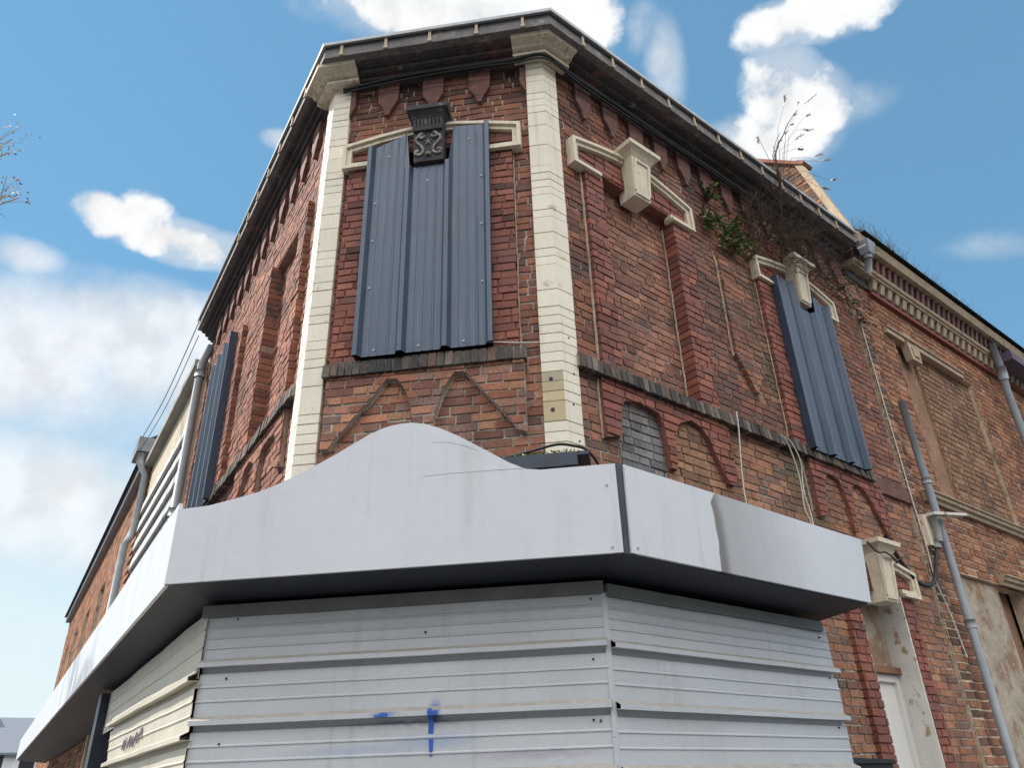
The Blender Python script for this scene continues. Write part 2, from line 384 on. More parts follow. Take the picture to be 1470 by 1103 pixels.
def soot(u, z, c, pal, r):
    """blackened and mossy bricks where the old wall is stained"""
    return c
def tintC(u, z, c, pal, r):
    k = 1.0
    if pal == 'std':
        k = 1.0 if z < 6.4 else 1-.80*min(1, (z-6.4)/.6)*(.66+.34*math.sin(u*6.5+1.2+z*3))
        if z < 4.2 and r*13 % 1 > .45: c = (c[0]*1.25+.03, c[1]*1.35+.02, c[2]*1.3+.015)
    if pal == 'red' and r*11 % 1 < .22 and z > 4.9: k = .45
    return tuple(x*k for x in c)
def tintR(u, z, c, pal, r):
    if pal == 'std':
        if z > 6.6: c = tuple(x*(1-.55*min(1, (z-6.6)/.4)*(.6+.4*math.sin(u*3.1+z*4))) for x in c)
        d = abs(u-2.62-.12*(5-z)+.08*math.sin(z*4))
        if d < .5 and 3.4 < z < 6.4:
            q = (1-d/.5)*min(1, (6.4-z)/.5)*(.65+.35*math.sin(z*7+u*9)); m_ = (.075, .082, .042); c = tuple(x*(1-.75*q)+y*.75*q for x, y in zip(c, m_))
        if 1.72 < u < 2.1 and z > 4.3: c = tuple(x*.7+y for x, y in zip(c, (.012, .014, .014)))
        if z < 4.15: c = (c[0]*1.1+.02, c[1]*1.2+.015, c[2]*1.15+.01)
    return c
def tintL(u, z, c, pal, r):
    if z > 6.6 and r*7 % 1 < .4: c = tuple(x*.5 for x in c)
    return c

# --- chamfer wall
U0, U1 = -1.72, -.12
archC = [(-1.655, 3.66), (-1.60, 3.66), (-1.55, 3.74), (-1.46, 3.85), (-1.385, 3.945), (-1.30, 4.045), (-1.245, 4.12), (-1.215, 4.16), (-1.14, 4.155), (-1.10, 4.10), (-1.065, 4.03), (-1.04, 3.94), (-1.02, 3.84), (-1.0, 3.56),
         (-.885, 3.56), (-.87, 3.84), (-.84, 3.96), (-.80, 4.05), (-.755, 4.125), (-.73, 4.16), (-.655, 4.155), (-.61, 4.10), (-.565, 4.045), (-.50, 3.96), (-.43, 3.87), (-.355, 3.77), (-.31, 3.69), (-.245, 3.66)]
regC = []
for q in slab(archC, 4.205): regC.append(Reg(q, .055, 'std'))
regC += [Reg(rect(-1.645, -1.445, 4.32, 6.19), .05, 'red', deep=.14), Reg(rect(-.455, -.275, 4.32, 6.19), .05, 'red', deep=.14),
         Reg(rect(-1.445, -.455, 4.32, 6.3), -.06, 'dark'),
         Reg([(-1.62, 6.19), (-.27, 6.19), (-.27, 6.38), (-.60, 6.44), (-.95, 6.47), (-1.29, 6.44), (-1.62, 6.36)], .03, 'red')]
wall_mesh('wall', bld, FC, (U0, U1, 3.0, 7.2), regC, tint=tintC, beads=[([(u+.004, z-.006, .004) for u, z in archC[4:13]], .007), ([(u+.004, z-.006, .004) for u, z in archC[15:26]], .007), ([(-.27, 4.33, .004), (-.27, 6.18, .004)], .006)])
# --- right wall
def arch2(c, s=1):
    p = [(-.62, 3.62), (-.47, 3.66), (-.455, 3.80), (-.42, 3.93), (-.36, 4.035), (-.31, 4.07), (-.20, 4.07), (-.13, 4.035), (-.075, 3.95), (-.05, 3.80), (-.035, 3.58), (.035, 3.58), (.05, 3.80), (.075, 3.95), (.13, 4.035), (.20, 4.07), (.30, 4.07), (.38, 4.02), (.47, 3.92), (.55, 3.80), (.62, 3.69), (.66, 3.62), (.74, 3.62)]
    return [(c+a*s, z) for a, z in p]
regR = []
a1 = [(.35, 3.70), (.50, 3.74), (.515, 3.84), (.535, 3.97), (.57, 4.04), (.74, 4.075), (.78, 4.06), (.93, 4.04), (.98, 3.95), (1.0, 3.62), (1.07, 3.62), (1.09, 3.90), (1.16, 4.02), (1.32, 4.09), (1.44, 4.06), (1.50, 3.98), (1.56, 3.86), (1.63, 3.74), (1.68, 3.64), (1.75, 3.64), (1.79, 3.74)]
for q in slab(a1, 4.165): regR.append(Reg(q, .04, 'red'))
for q in slab(arch2(3.52, .93), 4.165): regR.append(Reg(q, .04, 'red'))
regR += [Reg(rect(.515, 1.0, 3.5, 4.06), -.012, 'grey'), Reg(rect(1.075, 1.70, 3.5, 4.095), -.004, 'brown'),
         Reg(rect(.375, .58, 4.28, 6.2), .05, 'red', deep=.14), Reg(rect(1.47, 1.70, 4.28, 6.2), .05, 'red', deep=.14),
         Reg(rect(.58, 1.47, 4.28, 6.2), -.085, 'fill'),
         Reg([(.30, 6.2), (1.69, 6.2), (1.69, 6.33), (1.42, 6.41), (1.0, 6.46), (.58, 6.41), (.30, 6.33)], .03, 'red'),
         Reg([(2.34, 4.62), (2.53, 4.93), (2.55, 6.05), (2.12, 6.05), (2.11, 4.96)], .045, 'std', deep=.14),
         Reg(rect(2.745, 2.955, 4.28, 6.1), .05, 'red', deep=.14), Reg(rect(3.93, 4.13, 4.28, 6.1), .05, 'red', deep=.14),
         Reg(rect(2.955, 3.93, 4.28, 6.1), -.08, 'dark'),
         Reg([(2.8, 6.1), (4.1, 6.1), (4.1, 6.24), (3.86, 6.32), (3.46, 6.37), (3.06, 6.32), (2.8, 6.24)], .03, 'red'),
         Reg(rect(3.03, 3.24, 0.0, 3.06), .04, 'red', deep=.14), Reg(rect(4.02, 4.22, 0.0, 3.06), .04, 'red', deep=.14),
         Reg([(3.03, 3.06), (4.30, 3.06), (4.30, 3.20), (4.0, 3.28), (3.66, 3.31), (3.3, 3.28), (3.03, 3.2)], .03, 'red'),
         Reg(rect(3.24, 4.02, 0.0, 3.06), -.2, hole=True)]
wall_mesh('wall', bld, FR, (.13, 4.80, 0.0, 7.2), regR, tint=tintR, beads=[([(.370, 4.30, .006), (.372, 5.2, .006), (.366, 6.1, .006)], .010), ([(1.462, 4.34, -.075), (1.464, 6.1, -.075)], .008), ([(2.112, 4.95, .006), (2.118, 5.98, .006), (2.08, 6.09, .006)], .011), ([(2.738, 4.3, .006), (2.74, 6.05, .006)], .006), ([(.345, 3.70, .004), (.345, 4.16, .004)], .008), ([(2.875, 3.66, .004), (2.875, 4.16, .004)], .007)])
# --- left wall (raked by the sun)
regL = [Reg(rect(-1.72, -1.47, 4.28, 6.2), .05, 'left', deep=.14), Reg(rect(-.58, -.375, 4.28, 6.2), .05, 'left', deep=.14), Reg(rect(-1.47, -.58, 4.28, 6.2), -.07, 'left'),
        Reg(rect(-2.75, -2.5, 4.28, 6.1), .05, 'left', deep=.14), Reg(rect(-3.75, -3.6, 4.28, 6.1), .05, 'left'), Reg(rect(-3.6, -2.75, 4.28, 6.1), -.07, 'dark')]
for q in slab([(-c, z) for c, z in reversed(a1)], 4.165): regL.append(Reg(q, .04, 'left'))
wall_mesh('wall', bld, FL, (-4.85, -.13, 2.3, 7.2), regL, base='left', tint=tintL)

pl = [FL.p(-4.84, 0, -.30), corner_xy(FL, FC, -.30, -.30), corner_xy(FC, FR, -.30, -.30), FR.p(4.80, 0, -.30), FR.p(4.80, 0, -5.0), FL.p(-4.84, 0, -5.0)]
mb = MB(); n_ = len(pl)
for i in range(n_):
    a, b = pl[i], pl[(i+1) % n_]; mb.face([(a.x, a.y, 0), (b.x, b.y, 0), (b.x, b.y, 7.42), (a.x, a.y, 7.42)], (.12, .1, .09))
mb.face([(p.x, p.y, 7.40) for p in pl], (.1, .1, .1)); mb.build('sun_block_core', M_MORT, bld)  # unseen core added to stop sun leaking through gaps in the walls
# --- quoins: painted brick courses wrapped round each arris
def quoin(Fa, ua, Fb, ub, arrA, arrB, z0, z1, yellow):
    mb = MB(); z = z0; rnd = random.Random(3+int(yellow*10))
    while z < z1-.01:
        h = rnd.choice([.075, .075, .075, .148, .075, .15, .222]) if rnd.random() < .75 else .075
        zt = min(z+h, z1); o = .034+rnd.uniform(-.0015, .0015); g = .0022+rnd.uniform(0, .0022)
        pts = [Fa.p(ua, 0, -.05), Fa.p(ua, 0, o)]
        pts.append(corner_xy(Fa, Fb, o, o)); pts += [Fb.p(ub, 0, o), Fb.p(ub, 0, -.05)]
        pts.append(corner_xy(Fa, Fb, -.05, -.05))
        br = rnd.uniform(.95, 1.03); c = (.80*br, .725*br, .585*br)
        cy = c
        if yellow and yellow < z+h/2 < yellow+.33: yv = rnd.uniform(.82, 1.08); cy = (.52*yv, .425*yv, .25*yv) if zt < yellow+.29 else (.40, .34, .235)
        b = len(mb.v); n = len(pts)
        for zz in (z+g, zt-g):
            for p in pts: mb.v.append((p.x, p.y, zz))
        for i in range(n):
            k = (i+1) % n; mb.f.append([b+i, b+k, b+n+k, b+n+i]); mb.c.append(cy if i in (0, 1) else c); mb.m.append(0)
        mb.f.append([b+i for i in reversed(range(n))]); mb.c.append(c); mb.m.append(0)
        mb.f.append([b+n+i for i in range(n)]); mb.c.append(c); mb.m.append(0)
        z = zt
    # joint core, set back 5 mm
    o = .028; pts = [Fa.p(ua+.003, 0, -.05), Fa.p(ua+.003, 0, o), corner_xy(Fa, Fb, o, o), Fb.p(ub-.003, 0, o), Fb.p(ub-.003, 0, -.05)]
    b = len(mb.v)
    for zz in (z0+.004, z1-.004):
        for p in pts: mb.v.append((p.x, p.y, zz))
    for i in range(5):
        k = (i+1) % 5; mb.f.append([b+i, b+k, b+5+k, b+5+i]); mb.c.append((.34, .29, .22)); mb.m.append(0)
    return mb.build('quoin', M_CREAM, bld)
FC2 = Facade(FL.o.x, FL.o.y, FC.d.x, FC.d.y)        # chamfer measured from the left arris
q1 = quoin(FC, -.132, FR, .135, None, None, 3.5, 7.165, 3.76)
q2 = quoin(FL, -.135, FC2, .142, None, None, 2.9, 7.165, 0)
mb = MB(); mb.tube([(0, .0, 0), (0, -.006, 0)], .014, 8); bl = mb.build('bolt', M_DARK, q1, FC.M @ Matrix.Translation((-.07, -.033, 4.04)))
dup(bl, q1, FC.M @ Matrix.Translation((-.07, -.033, 3.81)))
for u_, z_ in ((.06, 4.38), (.085, 4.1), (.06, 3.86), (.09, 3.6)): dup(bl, q1, FR.M @ Matrix.Translation((u_, -.033, z_)) @ Matrix.Scale(.6, 4))
# capitals breaking the cornice over the quoins
capP = [(.02, 7.162), (.10, 7.162), (.122, 7.172), (.122, 7.20), (.098, 7.205), (.10, 7.214), (.155, 7.222), (.165, 7.245), (.205, 7.258), (.232, 7.262), (.236, 7.299), (.02, 7.299)]
FLk = Facade(FL.o.x, FL.o.y, FL.d.x, FL.d.y)
for q, ch in ((q1, [(FC, -.225), (FR, 0), (FR, .225)]), (q2, [(FLk, -.225), (FC2, 0), (FC2, .225)])):
    mb = MB(); sweep(mb, capP, ch); mb.build('capital', M_CAP, q)

# --- cornice, board, zinc lip
chain = [(FL, -4.9), (FC2, 0), (FR, 0), (FR, 4.78)]
corP = [(-.05, 7.16), (.03, 7.16), (.036, 7.186), (.082, 7.188), (.09, 7.211), (.066, 7.216), (.07, 7.228), (.138, 7.231), (.146, 7.255), (.12, 7.259), (.122, 7.27), (.198, 7.273), (.21, 7.297), (-.05, 7.297)]
mb = MB(); sweep(mb, corP, chain); mb.build('cornice', M_SOOT, bld)
mb = MB(); sweep(mb, [(.2, 7.30), (.285, 7.30), (.275, 7.445), (.2, 7.445)], chain); board = mb.build('fascia_board', M_WOODG, bld)
mb = MB(); sweep(mb, [(.0, 7.448), (.295, 7.448), (.297, 7.43), (.315, 7.43), (.318, 7.46), (.305, 7.474), (.0, 7.478)], chain); mb.build('gutter', M_ZINC, bld)
mb = MB()
rp = [FL.p(-4.9, 7.47), FL.p(0, 7.47), FR.p(0, 7.47), FR.p(4.78, 7.47), FR.p(4.78, 7.47, -5)]
mb.face(rp); mb.face([p-Vector((0, 0, .1)) for p in rp][::-1]); mb.build('roof', M_ROOF, bld)
mb = MB(); mb.prism([(-.012, 0), (.012, 0), (.012, .132), (-.012, .132)], 0, .016); mb.box(-.018, .018, -.004, .022, 0, .02)
clip = None
for F, us in ((FC, [-1.71, -1.31, -.92, -.51, -.11]), (FR, [.25, .62, 1.0, 1.38, 1.76, 2.14, 2.51, 2.88, 3.24, 3.6, 3.97, 4.34]), (FL, [-.3, -.7, -1.1, -1.5, -1.9, -2.3, -2.7])):
    for u in us:
        M = F.M @ Matrix.Translation((u, -.281*F.k, 7.308))
        if clip is None: clip = mb.build('clip', M_CLIP, board, M)
        else: dup(clip, board, M)
# --- hanging terracotta pendants below the cornice
pend = None
mb = MB()
for i, (a, b) in enumerate(((0, -.128), (-.130, -.225), (-.227, -.305), (-.307, -.385))):
    w0, w1 = ((.092, .092), (.092, .088), (.084, .046), (.042, .014))[i]
    mb.prism([(-w1+R.uniform(-.004, .004), b), (w1, b), (w0, a), (-w0, a)], -.02, .036+R.uniform(-.004, .004))
for F, us in ((FC, [-1.345, -.945, -.535]), (FR, [.46+.343*i for i in range(13)]), (FL, [-.46-.343*i for i in range(12)])):
    for u in us:
        M = F.M @ Matrix.Translation((u, 0, 7.164)) @ Matrix.Rotation(rad(R.uniform(-1, 1)), 4, 'Y')
        if pend is None: pend = mb.build('pendant', M_TERRA, bld, M)
        else: dup(pend, bld, M)
mb = MB(); mb.prism([(0, 0), (.0, -.31), (.045, -.2), (.045, 0)][::-1], -.02, .05)
hp = mb.build('half_pendant', M_TERRA, bld, FC.M @ Matrix.Translation((-1.685, 0, 7.12)))
mb = MB(); mb.prism([(0, 0), (-.045, 0), (-.045, -.2), (.0, -.31)], -.02, .05)
mb.build('half_pendant', M_TERRA, bld, FC.M @ Matrix.Translation((-.137, 0, 7.12)))

# --- hood moulds and keystones
def hood(F, uc, zb, half, m, key_m, rise=.13, leg=.22, ret=.26, scroll=False, right_only=False, keydz=0):
    mb = MB()
    zt = zb+leg
    path = [(uc-half+ret, zb), (uc-half, zb), (uc-half, zt), (uc-half*.62, zt+rise*.55), (uc-half*.3, zt+rise*.88), (uc, zt+rise), (uc+half*.3, zt+rise*.88), (uc+half*.62, zt+rise*.55), (uc+half, zt), (uc+half, zb), (uc+half-ret, zb)]
    if right_only: path = path[5:]
    strip(mb, path, .07, -.02, .062)
    p2 = [(u+(.018 if u > uc+1e-4 else -.018 if u < uc-1e-4 else 0)*(1 if abs(u-uc) > half-.01 else 0), z+(.018 if z > zb+.01 else -.018)) for u, z in path]
    strip(mb, p2, .03, -.02, .085)
    h = mb.build('hood_mould', m, bld, F.M)
    k = MB(); zk = zt+rise+keydz
    def tap(u0, u1, u2, u3, z0, z1, o0, oa, ob):   # tapered block: bottom u0..u1 depth oa at z0, top u2..u3 depth ob at z1
        k.hexa([(u0, -oa, z0), (u1, -oa, z0), (u1, -o0, z0), (u0, -o0, z0), (u2, -ob, z1), (u3, -ob, z1), (u3, -o0, z1), (u2, -o0, z1)])
    wb_ = .122 if scroll else .10
    tap(uc-wb_, uc+wb_, uc-.125, uc+.125, zk-.42, zk+.0, -.05, .12, .16)
    tap(uc-.125, uc+.125, uc-.15, uc+.15, zk, zk+.03, -.05, .165, .185)
    w2 = .172 if scroll else .195
    tap(uc-.14, uc+.14, uc-w2+.02, uc+w2-.02, zk+.03, zk+.065, -.05, .18, .215)
    tap(uc-w2, uc+w2, uc-w2-.004, uc+w2+.004, zk+.065, zk+.105, -.05, .225, .228)
    if not scroll:
        # raised frame on the front face
        for (a, b, c, d) in ((-.085, .085, -.40, -.37), (-.095, .095, -.05, -.02), (-.098, -.072, -.37, -.05), (.072, .098, -.37, -.05)):
            o = lambda z: .121+.04*(z+.42)/.42
            k.hexa([(uc+a, -o(c)-.012, zk+c), (uc+b, -o(c)-.012, zk+c), (uc+b, -o(c)+.01, zk+c), (uc+a, -o(c)+.01, zk+c), (uc+a, -o(d)-.012, zk+d), (uc+b, -o(d)-.012, zk+d), (uc+b, -o(d)+.01, zk+d), (uc+a, -o(d)+.01, zk+d)])
    else:
        for i in range(8):
            u = uc-.112+i*.032; tap(u-.011, u+.011, u-.011, u+.011, zk-.085, zk-.005, .1, .168, .178)
        tap(uc-.122, uc+.122, uc-.13, uc+.13, zk-.125, zk-.09, .0, .172, .18)
    ks = k.build('keystone', key_m, h, F.M)
    if scroll:
        s = MB()
        for sgn in (-1, 1):
            pts = []
            for i in range(26):        # S-scroll: small volute at the top, big one at the foot
                t = i/25
                if t < .36:
                    a = rad(-200+t/.36*330); r = .012+.022*t/.36; x = .042+r*math.cos(a); z = -.175+r*math.sin(a)
                    pts.append((x, z))
            pts += [(.088, -.19), (.092, -.215), (.075, -.245), (.05, -.275), (.036, -.305), (.037, -.335), (.052, -.356), (.075, -.362), (.095, -.348), (.098, -.328), (.084, -.318), (.073, -.328)]
            s.tube([(uc+sgn*x*1.12, -(.128+.04*(z+.42)/.42), zk+z) for x, z in pts], .0115, 7)
        for cx_, cz_, r in ((0, -.362, .017),):
            s.tube([(uc+cx_-.016, -.135, zk+cz_), (uc+cx_, -.143, zk+cz_+.003), (uc+cx_+.016, -.135, zk+cz_)], .015, 8)
        for a in (90, 162, 234, 306, 18):
            s.tube([(uc, -.142, zk-.235), (uc+.034*math.cos(rad(a)), -.146, zk-.235+.034*math.sin(rad(a)))], .009, 6, r1=.003)
        s.build('scroll', mat('scroll_stone', (.22, .205, .19), .75, noise=[(20, .3)], spots=(14, .5, .6, (.46, .4, .33))), h, F.M, smooth=True)
    return h
hood(FC, -.945, 6.205, .715, M_STONE, M_SOOTL, rise=.115, leg=.195, ret=.27, scroll=True)
hood(FR, .995, 6.155, .73, M_STONE, M_STONE, rise=.13, leg=.22, ret=.28)
hood(FR, 3.455, 6.08, .70, M_STONE, M_STONE, rise=.12, leg=.20, ret=.28)
hood(FR, 3.665, 3.085, .635, M_STONE, M_STONE, rise=.09, leg=.18, ret=.27, right_only=True, keydz=.02)

# --- soldier sills
def sill(F, u0, u1, z0, z1, o, m=M_BRICK):
    mb = MB(); u = u0
    while u < u1-.02:
        w = R.uniform(.052, .068); b = min(u+w, u1); g = .005
        v = R.choice([(.06, .05, .046), (.085, .068, .055), (.045, .042, .04), (.14, .085, .065), (.10, .085, .07), (.19, .15, .12)]); jo = R.uniform(-.006, .006)
        zt = z1+R.uniform(-.006, .006)
        mb.hexa([(u+g, -o-jo-.012, z0+R.uniform(-.004, .004)), (b-g, -o-jo-.012, z0), (b-g, .05, z0), (u+g, .05, z0), (u+g, -o-jo, zt), (b-g, -o-jo, zt), (b-g, .05, zt), (u+g, .05, zt)], v); u = b
    mb.box(u0+.004, u1-.004, z0+.008, z1-.008, -.05, o-.006, (.30, .27, .22))
    return mb.build('sill', m, bld, F.M)
sill(FC, -1.69, -.225, 4.207, 4.318, .068)
sill(FR, .12, 4.08, 4.168, 4.275, .065)
sill(FL, -4.7, -.14, 4.168, 4.275, .06)
mb = MB(); mb.box(4.09, 4.84, 4.10, 4.26, -.05, .03, (.16, .075, .06)); mb.build('string_course', M_BRICK, bld, FR.M)

# --- side door
mb = MB(); mb.box(3.30, 4.0, .02, 2.36, -.24, -.19)
door = mb.build('door', M_WHITE, bld, FR.M)
mb = MB()
for a, b, c, d in ((3.25, 3.31, .0, 2.40), (3.94, 4.015, 0, 2.40), (3.31, 3.94, 2.34, 2.40)): mb.box(a, b, c, d, -.23, -.16)
mb.build('door_frame', M_WHITE, door, FR.M)
mb = MB(); mb.tube([(3.40, .165, 1.05), (3.40, .13, 1.05), (3.50, .13, 1.05)], .01, 6); mb.build('handle', M_ZINC, door, FR.M)
mb = MB(); mb.box(3.245, 4.015, 2.405, 2.46, -.24, -.12); mb.build('transom', M_BROWN, bld, FR.M)
mb = MB(); mb.box(3.245, 4.015, 2.465, 3.04, -.26, -.19); mb.build('fanlight_infill', M_PLAST, bld, FR.M)
mb = MB(); mb.box(4.0, 4.024, 0, 3.055, -.21, .034); mb.box(3.238, 3.256, 0, 3.055, -.155, .03); mb.build('door_reveal', M_PWHITE, bld, FR.M)

# ================================================================== STEEL SHEETS OVER THE WINDOWS
def rib_profile(u0, pitch, n, hgt=.044, wb=.080, wt=.032):
    """(u, o) points of a trapezoidal sheet with n pans; ribs at every pan boundary"""
    P = []
    for i in range(n+1):
        c = u0+i*pitch
        P += [(c-wb/2, 0), (c-wt/2, hgt), (c+wt/2, hgt), (c+wb/2, 0)]
        if i < n:
            for f in (.30, .5, .70):
                x = c+pitch*f; P += [(x-.010, 0), (x-.006, .0035), (x+.006, .0035), (x+.010, 0)]
    return P
def steel_sheet(F, u0, u1, z0, ztop, off, label, n=3, group='blue grey steel sheets over the upstairs windows', flip=1):
    root = thing('window_sheet', label, 'metal sheet', F.p((u0+u1)/2, z0, off), group)
    P = rib_profile(u0+.013, (u1-u0-.026)/n, n); P = P[1:-1]; P = [(u0+.0005, -.075)]+P+[(u1-.0005, -.075)]
    mb = MB(); b = len(mb.v)
    prof = []
    for i, (u, o) in enumerate(P):
        prof.append((u, o))
    cols = []
    for (a, oa), (c, oc) in zip(prof, prof[1:]):
        za, zc = ztop(a+1e-4), ztop(c-1e-4)
        mb.face([(a, -off-oa, z0), (c, -off-oc, z0), (c, -off-oc, zc), (a, -off-oa, za)])
    sh = mb.build('sheet', M_SHEET, root, F.M)
    so = sh.modifiers.new('thick', 'SOLIDIFY'); so.thickness = .002; so.offset = -1
    # screws with washers
    s = MB(); s.tube([(0, .002, 0), (0, -.003, 0)], .010, 10); s.tube([(0, -.003, 0), (0, -.009, 0)], .006, 6)
    pitch = (u1-u0-.026)/n; first = None
    spots = []
    for i in range(n):
        uc = u0+.013+pitch*(i+.4)
        spots += [(uc, z0+.045), (uc+R.uniform(-.05, .05), ztop(uc)-.16)]
    for z in (4.9, 5.45, 5.8): spots += [(u0+.075, z+R.uniform(-.1, .1)), (u1-.07, z+R.uniform(-.1, .1))]
    for u, z in spots:
        M = F.M @ Matrix.Translation((u, -off-.001, z))
        if first is None: first = s.build('screw', M_ZINC, root, M)
        else: dup(first, root, M)
    return root
def topC(u):
    if -1.118 < u < -.772: return 6.075
    if u < -1.1: return 6.33+(u+1.445)*.42
    return 6.475-(u+.78)*.08
steel_sheet(FC, -1.452, -.452, 4.335, topC, .085, 'blue grey ribbed steel sheet on the chamfered corner, notched round the scrolled dark keystone')
def topR(u):
    if 3.30 < u < 3.62: return 5.93
    return 6.14+(.06 if 3.1 < u < 3.8 else 0)
steel_sheet(FR, 2.965, 3.935, 4.245, topR, .085, 'blue ribbed steel sheet over the right hand window below the dead weeds')
steel_sheet(FL, -3.62, -2.72, 4.2, lambda u: 6.12, .085, 'narrow grey steel sheet on the sunlit left hand wall beside the drainpipe')

# ================================================================== SHOP FASCIA
fz0, fz1 = 2.64, 3.115
fas = thing('shop_fascia', 'long white shop fascia with a curved hump wrapped round the corner above the shutters', 'fascia', FC.p(-.9, fz0, .5))
OF = .73
hump = [(-2.17, 3.06), (-1.98, 3.07), (-1.82, 3.10), (-1.70, 3.125), (-1.58, 3.165), (-1.42, 3.235), (-1.27, 3.31), (-1.16, 3.37), (-1.07, 3.42), (-1.0, 3.448), (-.94, 3.463), (-.88, 3.47), (-.82, 3.469), (-.75, 3.455), (-.66, 3.42), (-.55, 3.36), (-.45, 3.295), (-.36, 3.235), (-.27, 3.175), (-.18, 3.13), (-.10, 3.118), (.298, 3.118)]
mb = MB()
mb.prism([(-2.17, fz0), (.298, fz0)]+hump[::-1], OF-.02, OF)
p_front = mb.build('panel', M_FASC, fas, FC.M); p_front['label'] = 'front panel with a rounded hump'
# fine scratch and seam
mb = MB(); mb.prism([(-1.55, fz0+.001), (-1.546, fz0+.001), (-1.546, 3.17), (-1.55, 3.17)], OF, OF+.0004)
mb = MB(); mb.tube([FC.p(u, z, OF+.001) for u, z in ((-.75, 3.135), (-.6, 3.14), (-.2, 3.135), (.02, 3.13))], .0007, 4)
mb.tube([FC.p(u, z, OF+.001) for u, z in ((-.70, 3.335), (-.6, 3.325), (-.5, 3.29), (-.44, 3.26))], .0007, 4)
mb.build('scratch', mat('scratch_grey', (.3, .3, .3)), p_front)
mb = MB(); mb.prism([(-.292, fz0), (2.04, fz0+.012), (2.12, 3.10), (-.285, 3.118)], OF-.02, OF)
p_r = mb.build('panel', M_FASCR, fas, FR.M); p_r['label'] = 'right hand panel with a hard-edged grey stain'
for a, b in ((-.99, .33), (-3.7, -1.0), (-8.0, -3.71), (-13.0, -8.01), (-20.0, -13.01)):
    mb = MB(); mb.prism(rect(a, b, fz0-.01, 3.10), OF-.02, OF); mb.build('panel', M_FASC, fas, FL.M)
# end return of the right hand panel
mb = MB(); mb.prism([(2.02, fz0), (2.04, fz0), (2.12, 3.10), (2.10, 3.10)], .02, OF-.021); mb.build('end_panel', M_FASC, fas, FR.M)
# dark corner trim
mb = MB(); sweep(mb, [(OF-.035, fz0-.003), (OF-.012, fz0-.003), (OF-.012, 3.125), (OF-.035, 3.125)], [(FC, .25), (FR, 0), (FR, -.25)])
mb.build('corner_trim', M_NAVY, fas)
FLk1 = FLk
# soffit: slopes back from the fascia foot to the head of the hoarding; plus the closed top
mb = MB()
chainF = [(FLk1, -20.0), (FC2, 0), (FR, 0), (FR, 2.03)]
sweep(mb, [(OF-.021, fz0-.002), (.05, fz0-.075), (.05, fz0-.06), (OF-.021, fz0+.012)], chainF)
mb.build('soffit', mat('soffit_navy', (.017, .023, .033), .55, noise=[(4, .25)]), fas)
mb = MB(); sweep(mb, [(OF-.022, 3.04), (OF-.022, 3.055), (.04, 3.10), (.04, 3.085)], chainF); mb.build('top_flashing', M_NAVY, fas)
mb = MB(); mb.tube([(0, .001, 0), (0, -.005, 0)], .007, 8); fs = None
for F, u, z in ((FC, .245, fz0+.03), (FC, .245, 3.0), (FR, -.245, fz0+.03)):
    M = F.M @ Matrix.Translation((u, -OF, z))
    if fs is None: fs = mb.build('screw', M_ZINC, fas, M)
    else: dup(fs, fas, M)
# dark flat cover strip on the ledge under the right quoin
mb = MB(); mb.box(-.50, .08, 3.30, 3.385, .03, .31); mb.box(-.42, .15, 3.387, 3.41, .03, .25); lc = mb.build('ledge_cover', M_NAVY, fas, FC.M)

# ================================================================== CORRUGATED HOARDING
def hoard_prof(z0, z1, first, pitch=.2935, d=.042, minor=2):
    """(o,z) going down from z1; main rib crests every pitch starting at z=first"""
    P = [(0, z1)]; z = first; prev = z1
    lines = []
    while True:
        top = z+.045
        n = minor if prev != z1 else minor+2
        for i in range(n):
            q = prev-(prev-top)*(i+1)/(n+1)
            if q > z0+.02: P += [(0, q+.011), (.006, q+.004), (.006, q-.001), (0, q-.0045)]
        if top-.06 < z0: break
        P += [(0, top), (d, z+.024), (d, z), (-.018, z+.002), (-.020, z-.030), (0, z-.0325)]
        prev = z-.03; z -= pitch
    P.append((0, z0)); return [p for p in P if p[1] >= z0-1e-6]
def hoarding(F, u0, u1, z0, z1, first, off, label, m, pitch=.2935, tilt=None, group='corrugated steel sheets closing the shopfront'):
    root = thing('hoarding_sheet', label, 'metal hoarding', F.p((u0+u1)/2, z0, off), group)
    mb = MB(); prof = hoard_prof(z0, z1, first, pitch)
    b = len(mb.v)
    n = 14
    for (oa, za), (ob, zb) in zip(prof, prof[1:]):
        for i in range(n):
            a = u0+(u1-u0)*i/n; c = u0+(u1-u0)*(i+1)/n
            w = lambda u, z: .003*math.sin(u*4.1+z*9)+.002*math.sin(u*9.7-z*5)
            t = (lambda u, z: tilt(u, z)) if tilt else (lambda u, z: (0, 0))
            pts = []
            for u, o, z in ((a, ob, zb), (c, ob, zb), (c, oa, za), (a, oa, za)):
                do, dz = t(u, z); pts.append((u, -off-o-w(u, z)-do, z+dz))
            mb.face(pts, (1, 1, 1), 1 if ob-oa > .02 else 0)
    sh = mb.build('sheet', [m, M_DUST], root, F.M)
    so = sh.modifiers.new('thick', 'SOLIDIFY'); so.thickness = .003; so.offset = -1
    return root
def screws(root, F, off, spots):
    s = MB(); s.tube([(0, .002, 0), (0, -.004, 0)], .006, 8); s.tube([(0, -.004, 0), (0, -.010, 0)], .004, 6); first = None
    for u, z in spots:
        M = F.M @ Matrix.Translation((u, -off-.001, z))
        if first is None: first = s.build('screw', M_DARK, root, M)
        else: dup(first, root, M)
OH = .40
cq = corner_xy(FL, FC, .45, OH); uLC = (cq-FC.o).dot(FC.d); uLL = (cq-FL.o).dot(FL.d)
hf = hoarding(FC, uLC+.01, .168, .02, 2.56, 2.245, OH, 'pale grey corrugated sheet on the chamfered front, marked with blue spray paint', M_HOARDF)
